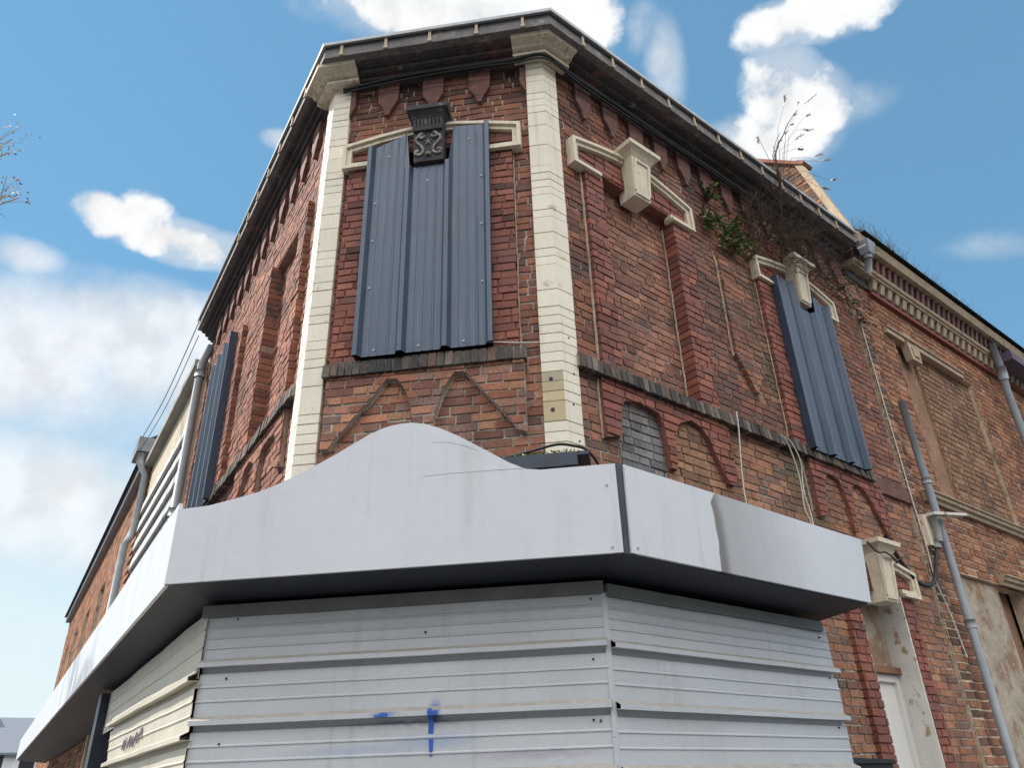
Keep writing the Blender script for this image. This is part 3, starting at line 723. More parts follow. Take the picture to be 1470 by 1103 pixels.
screws(hf, FC, OH, [(-1.89, 2.50), (-1.91, 2.185), (-1.90, 1.86), (.10, 2.49), (.09, 2.185), (.07, 1.90), (.105, 1.895), (-.80, 2.37)])
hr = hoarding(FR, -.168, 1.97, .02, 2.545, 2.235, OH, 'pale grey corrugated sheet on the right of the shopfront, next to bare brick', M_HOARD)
screws(hr, FR, OH, [(1.86, 2.46), (1.88, 2.20), (1.88, 2.27), (1.6, 2.25), (1.87, 1.9)])
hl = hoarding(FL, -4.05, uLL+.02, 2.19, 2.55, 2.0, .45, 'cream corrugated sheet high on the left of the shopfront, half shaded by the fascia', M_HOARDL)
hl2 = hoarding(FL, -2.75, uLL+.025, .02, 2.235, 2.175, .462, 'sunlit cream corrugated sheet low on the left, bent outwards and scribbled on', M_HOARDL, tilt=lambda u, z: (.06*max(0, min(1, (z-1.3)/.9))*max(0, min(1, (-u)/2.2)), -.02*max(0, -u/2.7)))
# head trims on the hoardings
for F, a, b, z, r in ((FC, uLC-.02, .172, 2.545, hf), (FR, -.172, 1.90, 2.53, hr)):
    mb = MB(); mb.box(a, b, z-.03, z+.035, OH-.02, OH+.022); mb.build('head_trim', mat('dim_trim', (.16, .17, .165), .5, noise=[(5, .2)]), r, F.M)
# corner flashing between front and right hoarding
mb = MB(); sweep(mb, [(OH-.004, .02), (OH+.0065, .02), (OH+.0065, 2.52), (OH-.004, 2.52)], [(FC, .158), (FR, 0), (FR, -.165)])
mb.build('corner_flashing', M_HOARD, hf)
# wall behind the hoarding (dark recess) and post at left
mb = MB(); sweep(mb, [(.0, .0), (.30, .0), (.30, 2.55), (.0, 2.55)], [(FLk1, -4.15), (FC2, 0), (FR, 0), (FR, 1.9)]); mb.build('shopfront', M_DARK, bld)
post = MB(); post.box(-4.35, -4.10, 0, 2.56, .30, .52); pp = post.build('post', M_NAVY, bld, FL.M)
# spray paint
def paint(name, F, off, strokes, m, parent):
    mb = MB()
    for pts, w in strokes:
        for (a, za), (b, zb) in zip(pts, pts[1:]):
            L_ = math.hypot(b-a, zb-za); nx, nz = -(zb-za)/L_*w/2, (b-a)/L_*w/2
            mb.face([(a-nx, -off, za-nz), (b-nx, -off, zb-nz), (b+nx, -off, zb+nz), (a+nx, -off, za+nz)])
    return mb.build(name, m, parent, F.M)
def ribbon(u, w0, w1, prof):
    mb = MB(); n = len(prof)-1
    for i in range(n):
        (za, oa), (zb, ob) = prof[i], prof[i+1]; a = w0+(w1-w0)*i/n; b = w0+(w1-w0)*(i+1)/n
        mb.face([(u-b/2, -OH-ob, zb), (u+b/2, -OH-ob, zb), (u+a/2, -OH-oa, za), (u-a/2, -OH-oa, za)])
    return mb.build('spray_mark', M_BLUE, hf, FC.M)
ribbon(-.757, .022, .028, [(1.985, .035), (1.974, .0475), (1.951, .0475), (1.928, .0075), (1.90, .0065), (1.868, .0065)])
ribbon(-.756, .024, .014, [(1.842, .0065), (1.80, .0065), (1.765, .0065)])
ribbon(-.735, .03, .05, [(1.972, .048), (1.955, .048)])
ribbon(-1.0, .03, .05, [(1.972, .048), (1.953, .048)])
ribbon(-1.035, .035, .02, [(1.962, .0485), (1.952, .0485)])
scr = [(-1.95, 1.975), (-1.87, 2.03), (-1.85, 1.965), (-1.78, 2.04), (-1.72, 1.97), (-1.62, 2.04), (-1.6, 1.97), (-1.52, 2.03), (-1.50, 1.965), (-1.38, 2.045), (-1.35, 1.98), (-1.20, 2.06), (-1.18, 1.99)]
def tl(u, z): return .06*max(0, min(1, (z-1.3)/.9))*max(0, min(1, (-u)/2.2))
mb = MB(); mb.tube([(u, -.462-.0085-tl(u, z), z-.02*(-u/2.7)-.01) for u, z in scr], .006, 4); mb.build('scribble', M_PURP, hl2, FL.M)

# ================================================================== RIGHT NEIGHBOUR
nb = thing('brick_terrace', 'orange brick neighbouring building with cream dentilled cornice and bricked up window', 'building', FR.p(7, 0))
def tintN(u, z, c, pal, r): return c
mb = MB(); mb.box(4.85, 10.6, 0, 7.1, -4.0, -.36, (.12, .1, .09)); mb.build('sun_block_core', M_MORT, nb, FR.M)  # added blocker, keeps sun from passing through the terrace
PAL['toothed'] = [(.12, .065, .045), (.30, .14, .08), (.33, .17, .10), (.15, .08, .055)]
MCOL['toothed'] = (.58, .47, .35); MCOL['orange'] = (.58, .46, .34)
regN = [Reg(rect(6.3, 7.9, 4.33, 6.45), -.045, 'brown'), Reg(rect(5.72, 6.3, 4.33, 6.45), -.12, hole=True), Reg(rect(5.55, 7.2, 0, 3.48), -.15, hole=True), Reg(rect(7.45, 9.0, 0, 3.48), -.12, 'dark'), Reg(rect(4.84, 5.08, 0, 7.0), .03, 'toothed')]
wall_mesh('wall', nb, FR, (4.84, 10.6, 0.0, 7.0), regN, base='orange', j=.019, h=.080, ragged=1, off0=.01)
mb = MB(); mb.box(5.70, 6.3, 4.3, 6.47, -.3, -.07); mb.build('window_infill', M_BPLAST, nb, FR.M)
mb = MB(); mb.box(5.53, 6.55, 0, 3.5, -.35, -.03); mb.build('pilaster', M_PLAST, nb, FR.M)
mb = MB(); mb.box(6.555, 7.2, 0, 3.5, -.35, -.18); mb.build('doorway_infill', M_BPLAST, nb, FR.M)
mb = MB(); mb.box(6.7, 7.15, 0, 2.35, -.179, -.15); mb.build('door', M_WHITE, nb, FR.M)
for z, a, b in ((4.27, 5.2, 10.6), (3.54, 6.55, 10.6)):
    mb = MB(); mb.extr([(-.02, z-.06), (.05, z-.06), (.055, z-.02), (.085, z-.01), (.09, z+.03), (.11, z+.035), (.11, z+.05), (-.02, z+.06)], a, b, cap=True); mb.build('string_course', M_TAN, nb, FR.M)
mb = MB(); strip(mb, [(5.5, 6.48), (5.9, 6.48), (5.93, 6.53), (6.25, 6.53), (6.28, 6.48), (7.6, 6.48)], .09, -.02, .05); strip(mb, [(5.5, 6.515), (7.6, 6.515)], .02, -.02, .07)
mb.prism([(5.98, 6.2), (6.22, 6.2), (6.26, 6.44), (5.94, 6.44)], -.02, .07)
mb.prism([(6.04, 6.26), (6.16, 6.26), (6.18, 6.38), (6.02, 6.38)], .07, .085); mb.build('lintel', M_TAN, nb, FR.M)
# cornice: red band, cream dentils, cream mould, ribbed soldier band, cream eaves board
UN0, UN1 = 4.86, 10.6
mb = MB(); mb.box(UN0+.5, UN1, 6.93, 6.985, -.05, .06, (.22, .06, .045)); mb.build('red_band', M_REDB, nb, FR.M)
mb = MB(); mb.box(UN0, UN1, 6.986, 7.13, -.05, .045); mb.build('frieze', M_SOOTL, nb, FR.M)
mb = MB(); mb.hexa([(-.045, -.085, 0), (.045, -.085, 0), (.045, -.04, 0), (-.045, -.04, 0), (-.05, -.125, .125), (.05, -.125, .125), (.05, -.04, .125), (-.05, -.04, .125)]); dn = None
u = UN0+.55
while u < UN1:
    M = FR.M @ Matrix.Translation((u, 0, 6.998))
    if dn is None: dn = mb.build('dentil', M_TAN, nb, M)
    else: dup(dn, nb, M)
    u += .19
mb = MB(); mb.extr([(-.02, 7.13), (.14, 7.13), (.145, 7.16), (.165, 7.165), (.175, 7.19), (.175, 7.205), (-.02, 7.205)], UN0, UN1, cap=True); mb.build('moulding', M_TAN, nb, FR.M)
mb = MB(); u = UN0
while u < UN1:
    v = R.uniform(.8, 1.2)
    c = R.choice([(.16, .085, .075), (.20, .10, .085), (.13, .075, .07)])
    o = .145+(.03 if int((u-UN0)/.075) % 2 else 0)
    mb.hexa([(u+.004, -o, 7.206), (u+.066, -o, 7.206), (u+.066, .02, 7.206), (u+.004, .02, 7.206), (u+.004, -o-.05, 7.40), (u+.066, -o-.05, 7.40), (u+.066, .02, 7.40), (u+.004, .02, 7.40)], tuple(x*v for x in c)); u += .075
mb.build('ribbed_band', M_BRICK, nb, FR.M)
mb = MB(); mb.extr([(-.05, 7.385), (.275, 7.385), (.31, 7.48), (.30, 7.51), (-.05, 7.52)], UN0-.02, UN1, cap=True); mb.build('eaves_board', M_TAN, nb, FR.M)
mb = MB(); mb.extr([(.36, 7.525), (.34, 7.54), (-.8, 8.6), (-4.4, 11.4), (-4.4, 11.3), (-.8, 8.55), (.2, 7.525)], UN0+.06, UN1, cap=True); mb.build('roof', M_SLATE, nb, FR.M)
# gable parapet facing the corner building (plane across the street front at u = 4.80)
G = Facade(FR.p(4.80, 0).x, FR.p(4.80, 0).y, FR.n.x, FR.n.y)   # local u = towards the street, outward = back along the front
mb = MB()
regG = [Reg([(.40, 7.36), (.40, 12.5), (-.36, 12.5), (-.36, 9.06)][::1], 0, hole=True)]
prof = [(-3.0, 7.2), (.25, 7.2), (.25, 7.5), (-.34, 9.02), (-.62, 9.32), (-3.0, 9.9)]
# outside of the sloping outline is cut away
cuts = [[(.20, 7.5), (.6, 6.4), (.6, 10.5), (-.18, 10.5), (-.18, 8.92)], [(-.18, 8.92), (-.18, 10.5), (-.7, 10.5), (-.7, 9.37)], [(-.7, 9.37), (-.7, 10.5), (-3.0, 10.5), (-3.0, 10.1)]]
regG = [Reg(c, 0, hole=True) for c in cuts]
PAL['gable'] = [(.20, .10, .06), (.26, .13, .07), (.15, .085, .06), (.32, .15, .075), (.11, .075, .06)]; MCOL['gable'] = (.25, .2, .15)
brickwork(mb, mb, -3.0, .4, 7.5, 10.2, regG, base='gable', h=.066)
mb.build('gable_wall', [M_BRICK, M_REDB, M_MORT], nb, G.M)
mb = MB(); strip(mb, [(.245, 7.50), (-.15, 8.92)], .085, -.05, .035); mb.build('verge_board', M_TAN, nb, G.M)
mb = MB(); strip(mb, [(-.06, 8.86), (-.2, 8.97), (-.72, 9.42), (-3.0, 10.16)], .045, -.15, .06); mb.build('coping', M_TILE, nb, G.M)
# drainpipes of the terrace
def pipe(pts, r, parent, F, m=M_GPIPE, collars=(), name='drainpipe', n=12):
    mb = MB(); mb.tube([F.p(*p) for p in pts], r, n)
    o = mb.build(name, m, parent, smooth=True)
    for i, (a, b) in enumerate(collars):
        c = MB(); c.tube([F.p(*a), F.p(*b)], r*1.28, n); c.build('collar', m, o, smooth=True)
    return o
mb = MB(); mb.hexa([(4.90, -.35, 7.20), (5.02, -.35, 7.20), (5.02, -.24, 7.20), (4.90, -.24, 7.20), (4.87, -.38, 7.37), (5.05, -.38, 7.37), (5.05, -.22, 7.37), (4.87, -.22, 7.37)]); mb.build('hopper', M_GPIPE, nb, FR.M)
pipe([(4.95, 7.23, .295), (4.96, 7.16, .29), (5.06, 7.04, .20)], .042, nb, FR, collars=[((4.955, 7.21, .293), (4.96, 7.15, .287))])
pipe([(5.15, 5.35, .10), (5.16, 4.4, .11), (5.18, 0, .11)], .040, nb, FR, collars=[((5.16, 4.42, .11), (5.16, 4.36, .11)), ((5.175, 2.95, .11), (5.175, 2.87, .11))])
pipe([(8.7, 7.3, .22), (8.8, 6.9, .2), (8.85, 6.6, .16), (8.85, 0, .16)], .055, nb, FR, collars=[((8.8, 6.95, .2), (8.83, 6.75, .18))])
mb = MB(); mb.box(8.95, 10.6, 7.08, 7.22, .08, .36); mb.build('box_gutter', mat('purple_paint', (.10, .07, .10), .6, noise=[(6, .3)]), nb, FR.M)

# ================================================================== LEFT NEIGHBOURS
ext = thing('louvred_extension', 'low cream clad extension with long horizontal louvres left of the drainpipe', 'building', FL.p(-7, 0))
EX0, EX1 = -8.9, -4.9
mb = MB(); mb.box(EX0, EX1, 3.2, 6.75, -.5, .04); mb.build('wall', mat('cream_cladding', (.50, .43, .32), .8, noise=[(4, .15)], streak=(10, .35, (.3, .25, .18))), ext, FL.M)
mb = MB(); mb.box(EX0+.15, EX1-.1, 4.2, 6.1, .0, .06); mb.build('louvre_gap_shade', M_NAVY, ext, FL.M)  # dark colour stands in for shade under and between the slats
mb = MB(); mb.hexa([(-.0, -.10, 0), (1, -.10, 0), (1, -.062, .0), (0, -.062, .0), (0, -.085, .17), (1, -.085, .17), (1, -.062, .17), (0, -.062, .17)]); lv = None
for i in range(6):
    z = 4.25+i*.32
    M = FL.M @ Matrix.Translation((EX0+.15, 0, z)) @ Matrix.Diagonal((EX1-EX0-.25, 1, 1, 1))
    if lv is None: lv = mb.build('louvre', mat('louvre_metal', (.62, .61, .57), .45, noise=[(4, .08)], streak=(8, .25, (.3, .3, .3))), ext, M)
    else: dup(lv, ext, M)
mb = MB(); mb.box(EX0-.05, EX1+.02, 6.752, 6.85, -.6, .17); mb.build('canopy', mat('concrete_lip', (.32, .31, .28), .9, noise=[(3, .2), (20, .15)]), ext, FL.M)
mb = MB(); mb.box(EX0, EX1, 0, 2.5, -.6, -.02, (.3, .12, .07)); mb.build('ground_floor', M_BRICK, ext, FL.M)
pipe([(-4.72, 7.0, .02), (-4.72, 6.7, .1), (-4.7, 3.0, .1)], .055, bld, FL, collars=[((-4.72, 6.6, .1), (-4.72, 6.5, .1)), ((-4.71, 4.7, .1), (-4.71, 4.6, .1))])

far = thing('far_terrace', 'tall orange brick terrace with boxed gutter beyond the louvred extension on the left', 'building', FL.p(-15, 0))
regF = []
for i in range(5): regF.append(Reg(rect(-11.2-i*3.0-1.2, -11.2-i*3.0, 3.9, 6.0), -.12, hole=True))
for i in range(4): regF.append(Reg(rect(-12.2-i*3.2-1.3, -12.2-i*3.2, 0, 2.5), -.12, hole=True))
mb = MB(); mb.box(-25.9, -8.97, 0, 7.2, -4.0, -.36, (.12, .1, .09)); mb.build('sun_block_core', M_MORT, far, FL.M)  # added sun blocker behind the far terrace wall
wall_mesh('wall', far, FL, (-26.0, -8.95, 0, 7.3), regF, base='orange', h=.15, j=.02, off0=.0)
for i in range(5):
    mb = MB(); a = -11.2-i*3.0; mb.box(a-1.2, a, 3.9, 6.0, -.3, -.1); w = mb.build('window', M_GLASS, far, FL.M)
    mb = MB(); mb.box(a-1.2, a, 4.95, 5.02, -.1, -.06); mb.box(a-.63, a-.57, 3.9, 4.95, -.1, -.06); mb.box(a-.63, a-.57, 5.02, 6.0, -.1, -.06); mb.build('frame', M_WHITE, w, FL.M)
mb = MB()
for k in range(60):
    z = 2.6+k*.078; o = .07 if k % 2 else .035
    mb.box(-9.55, -8.97, z+.006, z+.07, .0, o, R.choice(PAL['orange']))
mb.build('pier', M_BRICK, far, FL.M)
mb = MB(); mb.box(-26.0, -9.6, 7.12, 7.28, -.2, .13); mb.box(-9.598, -8.92, 7.02, 7.285, -.2, .34); mb.build('box_gutter', mat('lead_grey', (.2, .21, .23), .5, noise=[(5, .15)]), far, FL.M)
mb = MB(); mb.extr([(.15, 7.29), (-3.5, 9.8), (-3.5, 9.7), (.2, 7.285)], -26.0, -8.95, cap=True); mb.build('roof', M_SLATE, far, FL.M)
pipe([(-9.0, 7.0, .25), (-9.0, 6.85, .25), (-8.95, 6.6, .12), (-8.95, 5.7, .12), (-8.95, 5.5, .16), (-8.9, 5.35, .22), (-8.9, 3.1, .22)], .06, far, FL)
mb = MB(); mb.box(-9.0, -8.86, 0, 2.5, -.02, .16); mb.box(-9.5, -9.36, 0, 2.5, -.02, .1); mb.box(-9.36, -9.0, 0, 2.5, -.05, .02); mb.build('door', mat('cream_frame', (.55, .48, .28), .6, noise=[(6, .1)]), far, FL.M)

# ================================================================== CABLES, CAMERA BOX
def cable(name, label, pts, r, m, F=None, group=None, cat='cable', jitter=0):
    P = [F.p(*p) if F else Vector(p) for p in pts]
    # Catmull-Rom
    out = []
    for i in range(len(P)-1):
        p0 = P[max(i-1, 0)]; p1 = P[i]; p2 = P[i+1]; p3 = P[min(i+2, len(P)-1)]
        for k in range(6):
            t = k/6; out.append(.5*((2*p1)+(p2-p0)*t+(2*p0-5*p1+4*p2-p3)*t*t+(3*p1-p0-3*p2+p3)*t*t*t))
    out.append(P[-1]); mb = MB(); mb.tube(out, r, 6, m=None) if False else mb.tube(out, r, 6)
    return tag(mb.build(name, m, None, smooth=True), label, cat, group)
cable('loose_cable', 'single straight white cable hanging from the brick sill to the right hand fascia', [(1.86, 4.30, .09), (1.86, 4.15, .085), (1.85, 3.8, .05), (1.83, 3.5, .05), (1.82, 3.1, .10)], .006, M_WCAB, FR)
cable('loose_cable', 'long bowed white cable of the pair dangling from the sill right of the straight one', [(2.50, 4.24, .09), (2.60, 4.20, .1), (2.70, 4.05, .09), (2.72, 3.9, .06), (2.70, 3.75, .06), (2.73, 3.62, .06), (2.71, 3.45, .07), (2.66, 3.2, .08)], .006, M_WCAB, FR)
cable('loose_cable', 'second white cable of the dangling pair, looping inward below the sill', [(2.49, 4.25, .085), (2.57, 4.17, .085), (2.655, 3.98, .07), (2.675, 3.82, .06), (2.655, 3.62, .06), (2.68, 3.50, .07), (2.655, 3.2, .07)], .0055, M_WCAB, FR)
cable('wall_cable', 'thin white cable running down the joint between the corner building and the orange terrace', [(4.82, 6.3, .045), (4.82, 5.4, .045), (4.83, 4.5, .045), (4.83, 4.1, .045), (4.84, 3.7, .05), (4.82, 3.3, .05), (4.92, 3.05, .05), (5.02, 2.6, .05)], .007, M_WCAB, FR)
cable('wall_cable', 'thin pale cable crossing the right quoin at sill height', [(-.50, 4.37, .06), (-.28, 4.335, .06), (-.14, 4.33, .045), (.0, 4.325, .05), (.14, 4.31, .045), (.25, 4.30, .075), (.35, 4.29, .08)][:3], .005, M_WCAB, FC)
cable('power_cable', 'thick black cable sagging from the camera box to the door hood', [(4.0, 3.62, .05), (4.12, 3.47, .05), (4.22, 3.34, .06), (4.36, 3.23, .07), (4.54, 3.21, .08), (4.70, 3.27, .08), (4.80, 3.40, .09), (4.86, 3.52, .1), (4.95, 3.62, .1)], .02, M_DARK, FR)
cable('power_cable', 'thin black cable draped over the keystone above the white side door', [(3.2, 3.38, .25), (3.45, 3.34, .2), (3.6, 3.36, .2), (3.85, 3.33, .16), (4.02, 3.36, .08), (4.15, 3.42, .06)], .008, M_DARK, FR)
k = [FC.p(-1.75, 7.12, .075), FC.p(-1.2, 7.165, .09), FC.p(-.6, 7.165, .09), FC.p(-.25, 7.15, .10), FC.p(0.02, 7.145, .12), FR.p(.12, 7.14, .11), FR.p(.35, 7.13, .10), FR.p(.9, 7.15, .09), FR.p(1.5, 7.15, .09), FR.p(2.3, 7.155, .09), FR.p(3.3, 7.13, .09), FR.p(4.6, 7.13, .09)]
cable('power_cable', 'heavy black cable slung under the cornice above the window sheets', k, .017, M_DARK)
cable('power_cable', 'thinner black cable following below the heavy one under the cornice', [p-Vector((0, 0, .035+.012*math.sin(i*2.1)))+(p-CAM).normalized()*-.01 for i, p in enumerate(k)], .009, M_DARK)
cable('power_cable', 'tangled black cable lying on the ledge below the right quoin', [(-.42, 3.42, .2), (-.25, 3.43, .24), (-.05, 3.455, .27), (.05, 3.45, .25), (.14, 3.43, .2), (.2, 3.36, .12)], .009, M_DARK, FC)
cable('overhead_line', 'thin overhead line stretched along the roof edge of the louvred extension, upper one', [(-4.6, 7.25, .25), (-7, 7.2, .25), (-9.2, 7.3, .3)], .006, M_DARK, FL)
cable('overhead_line', 'thin overhead line close above the canopy of the louvred extension, lower one', [(-4.6, 7.05, .22), (-7, 7.0, .22), (-9.2, 7.05, .3)], .005, M_DARK, FL)
cam_ = thing('wall_box', 'cream electrical box with a projecting arm on the wall beside the grey drainpipe', 'box', FR.p(4.95, 3.65))
mb = MB(); mb.box(4.86, 5.02, 3.66, 3.98, .01, .09); mb.build('backplate', M_STONE, cam_, FR.M)
mb = MB(); mb.tube([(4.98, -.13, 3.70), (4.975, -.14, 3.83), (4.97, -.13, 3.96)], .035, 10); mb.tube([(4.97, -.09, 3.64), (4.98, -.10, 3.72)], .045, 10); mb.build('insulator', mat('grey_plastic', (.22, .22, .2), .5, noise=[(20, .3)]), cam_, FR.M, smooth=True)
mb = MB(); mb.hexa([(4.93, -.18, 3.965), (5.35, -.33, 3.985), (5.36, -.26, 3.985), (4.93, -.09, 3.965), (4.93, -.18, 3.995), (5.35, -.33, 4.01), (5.36, -.26, 4.01), (4.93, -.09, 3.995)]); mb.build('arm', M_PWHITE, cam_, FR.M)
bx = thing('meter_box', 'black box at the foot of the brick wall between shutter and side door', 'box', FR.p(2.6, 1.4))
mb = MB(); mb.box(2.36, 2.92, 1.35, 1.70, .01, .16); mb.build('body', M_DARK, bx, FR.M)
mb = MB(); mb.prism([(2.34, 1.70), (2.94, 1.70), (2.92, 1.725), (2.36, 1.735)], .0, .18); mb.build('lid', M_DARK, bx, FR.M)

# ================================================================== PLANTS ON THE CORNICE
def leafq(mb, p, d, s, w, col):
    d = d.normalized(); a = d.cross(Vector((R.uniform(-1, 1), R.uniform(-1, 1), R.uniform(-1, 1)))).normalized()
    n = d.cross(a)
    mb.face([p, p+d*s*.5+a*w+n*s*.06, p+d*s, p+d*s*.5-a*w+n*s*.06], col)
STEM = [(3.23, 6.43, 0.08), (3.24, 6.74, 0.15), (3.11, 6.97, 0.28), (2.99, 7.2, 0.4), (2.88, 7.43, 0.46), (3.01, 7.7, 0.48), (3.12, 7.87, 0.5), (3.29, 8.14, 0.5), (3.5, 8.42, 0.5), (3.67, 8.63, 0.5)]
HEADS = [(3.33, 8.46, 3.37, 8.63), (3.67, 8.63, 4.33, 9.34), (3.76, 8.55, 3.91, 8.69), (3.49, 8.18, 3.84, 8.39), (3.21, 7.79, 3.56, 8.14), (3.3, 7.77, 3.45, 7.84), (2.52, 7.53, 2.49, 7.36), (3.65, 7.85, 3.93, 8.06), (3.83, 7.9, 4.19, 8.13), (3.59, 7.39, 3.85, 7.47), (3.99, 7.69, 4.1, 7.76)]
dry = thing('dead_weed', 'tall dead brown weed with tangled twigs rooted in the cornice above the far window', 'plant', FR.p(2.9, 6.35, .1))
mb = MB(); rnd = random.Random(21)
brown = lambda: tuple(x*rnd.uniform(.7, 1.5) for x in (.8, .8, .85))
def twig(p, d, l, r, gen):
    pts = [p]; q = p.copy(); dd = d.normalized()
    n = 7
    for i in range(n):
        dd = (dd+Vector((rnd.uniform(-.22, .22), rnd.uniform(-.22, .22), rnd.uniform(-.16, .12)))).normalized(); q = q+dd*l/n; pts.append(q.copy())
    mb.tube(pts, r, 4, brown(), r1=r*.35, cap=False)
    if gen:
        for _ in range(3 if gen > 1 else 2):
            i = rnd.randrange(2, n); a = (dd+Vector((rnd.uniform(-1, 1), rnd.uniform(-1, 1), rnd.uniform(-.6, .8)))).normalized(); twig(pts[i], a, l*rnd.uniform(.35, .6), r*.55, gen-1)
for i in range(150):
    t = rnd.betavariate(1.6, 2.2); u = 2.55+1.9*t; z = 6.72-.06*(u-2.6)+rnd.uniform(-.22, .22)
    twig(FR.p(u, z, .06), Vector((FR.n*rnd.uniform(.2, 1)+FR.d*rnd.uniform(-.8, .8)+Vector((0, 0, rnd.uniform(-.7, .7))))), rnd.uniform(.25, .6), .0055, 2)
mb.build('twigs', M_STEM, dry)
mb = MB()
stemP = [FR.p(*q) for q in STEM]
mb.tube(stemP, .014, 6, (.8, .7, .75), r1=.003)
for a in (0, 1, 2): mb.tube([q+FR.d*.02*(a-1)*(i_+1)*.5+Vector((0, 0, .03*a)) for i_, q in enumerate(stemP[1:7-a])], .007, 5, (.9, .8, .8), r1=.003)
mb.tube([FR.p(2.80, 6.30, .06), FR.p(2.84, 6.6, .14), FR.p(2.86, 6.9, .2)], .02, 6, (.7, .6, .6), r1=.008)
mb.build('stem', M_STEM, dry)
def spike(a, b, w=.012, n=26):
    mb = MB(); a = Vector(a); b = Vector(b); mb.tube([a, (a+b)/2+Vector((0, 0, .02)), b], .004, 4, (.9, .8, .7), r1=.002, cap=False)
    for i in range(n):
        t = .35+.62*i/n; leafq(mb, a+(b-a)*t, (b-a).normalized()+Vector((rnd.uniform(-.35, .35), rnd.uniform(-.35, .35), rnd.uniform(-.3, .3))), .05, w*.45, tuple(x*rnd.uniform(.7, 1.3) for x in (.26, .22, .18)))
    mb.build('seed_head', M_LEAF, dry)
for (ua, za, ub, zb) in HEADS:
    spike(FR.p(ua, za, .5), FR.p(ub, zb, .52), .016)
    st = MB(); p0 = FR.p(3.05+.25*(ua-3.1)*.4, 7.3, .38); p1 = FR.p(ua, za, .5); st.tube([p0, (p0+p1)/2+Vector((0, 0, .12))-FR.d*.06, p1], .0025, 4, (.9, .8, .7), r1=.0015, cap=False); st.build('stalk', M_STEM, dry)
for i in range(6):
    t = i/5; q = stemP[4]+(stemP[9]-stemP[4])*t; spike(q-FR.d*.03, q+FR.d*rnd.uniform(.0, .12)+Vector((0, 0, rnd.uniform(.12, .2))), .014, 16)
fern = thing('green_fern', 'small green leafy plant rooted below the cornice, left of the dead weed', 'plant', FR.p(2.3, 6.6, .05))
def leafy(parent, spots, n, cols, sp=.16, size=.05):
    for (u, z, k) in spots:
        st = MB(); lf = MB()
        for i in range(int(n*k)):
            p = FR.p(u, z, .03); d = FR.n*rnd.uniform(.2, 1)+FR.d*rnd.uniform(-1, 1)+Vector((0, 0, rnd.uniform(-.9, .8)))
            l = sp*rnd.uniform(.4, 1.3); e = p+d.normalized()*l-Vector((0, 0, l*.3)); st.tube([p, (p+e)/2+Vector((0, 0, .02)), e], .003, 4, (.8, .9, .6), cap=False)
            for m_ in range(9):
                t = .25+.75*m_/9; leafq(lf, p+(e-p)*t+Vector((0, 0, .02*(1-abs(2*t-1)))), Vector((rnd.uniform(-1, 1), rnd.uniform(-1, 1), rnd.uniform(-.6, .5))), size*rnd.uniform(.6, 1.2), size*.26, tuple(x*rnd.uniform(.7, 1.35) for x in rnd.choice(cols)))
        st.build('stalks', M_STEM, parent); lf.build('leaves', M_LEAF, parent)
leafy(fern, [(2.12, 6.82, 1.2), (2.2, 6.5, 1), (2.36, 6.42, 1.3), (2.5, 6.6, 1.2), (2.62, 6.45, 1), (2.05, 6.38, 1), (2.28, 6.3, 1), (2.45, 6.28, 1), (2.0, 6.5, .8), (2.7, 6.3, .6)], 11, [(.08, .13, .03), (.13, .17, .04), (.22, .22, .07), (.045, .08, .025)])
moss = thing('creeping_weed', 'scraggly brown and green weed hanging from the cornice end beside the drainpipe', 'plant', FR.p(4.3, 6.7, .05))
leafy(moss, [(3.9, 6.75, .6), (4.2, 6.7, .8), (4.5, 6.65, 1), (4.65, 6.5, 1), (4.75, 6.3, .8), (4.3, 6.5, .6)], 9, [(.06, .07, .03), (.10, .09, .045), (.05, .08, .03)], sp=.2, size=.035)
rw = thing('gutter_weed', 'wispy dry grass growing along the roof edge of the orange terrace', 'plant', FR.p(6, 7.5, .3))
mb = MB()
for i in range(330):
    u = 4.9+3.6*rnd.betavariate(1.1, 1.6); p = FR.p(u, 7.52, .28+rnd.uniform(-.06, .05)); h = rnd.uniform(.06, .26)*(1.25 if u < 6 else .8)
    mb.tube([p, p+Vector((rnd.uniform(-.05, .05), rnd.uniform(-.05, .05), h*.6)), p+Vector((rnd.uniform(-.12, .12), rnd.uniform(-.12, .12), h))], .003, 3, (1.4, 1.5, 1.0), r1=.001, cap=False)
mb.build('blades', M_STEM, rw)
ms = MB(); rnd2 = random.Random(5)
for i in range(420):
    u = -.45+.55*rnd2.random(); p = FC.p(u, 3.41, rnd2.uniform(.06, .26)); leafq(ms, p, Vector((rnd2.uniform(-1, 1), rnd2.uniform(-1, 1), rnd2.uniform(.2, 1))), .022, .006, rnd2.choice([(.14, .22, .03), (.10, .17, .03), (.2, .26, .05)]))
tag(ms.build('moss', M_LEAF, None), 'bright green moss on the dark ledge below the right quoin', 'moss', kind='stuff')

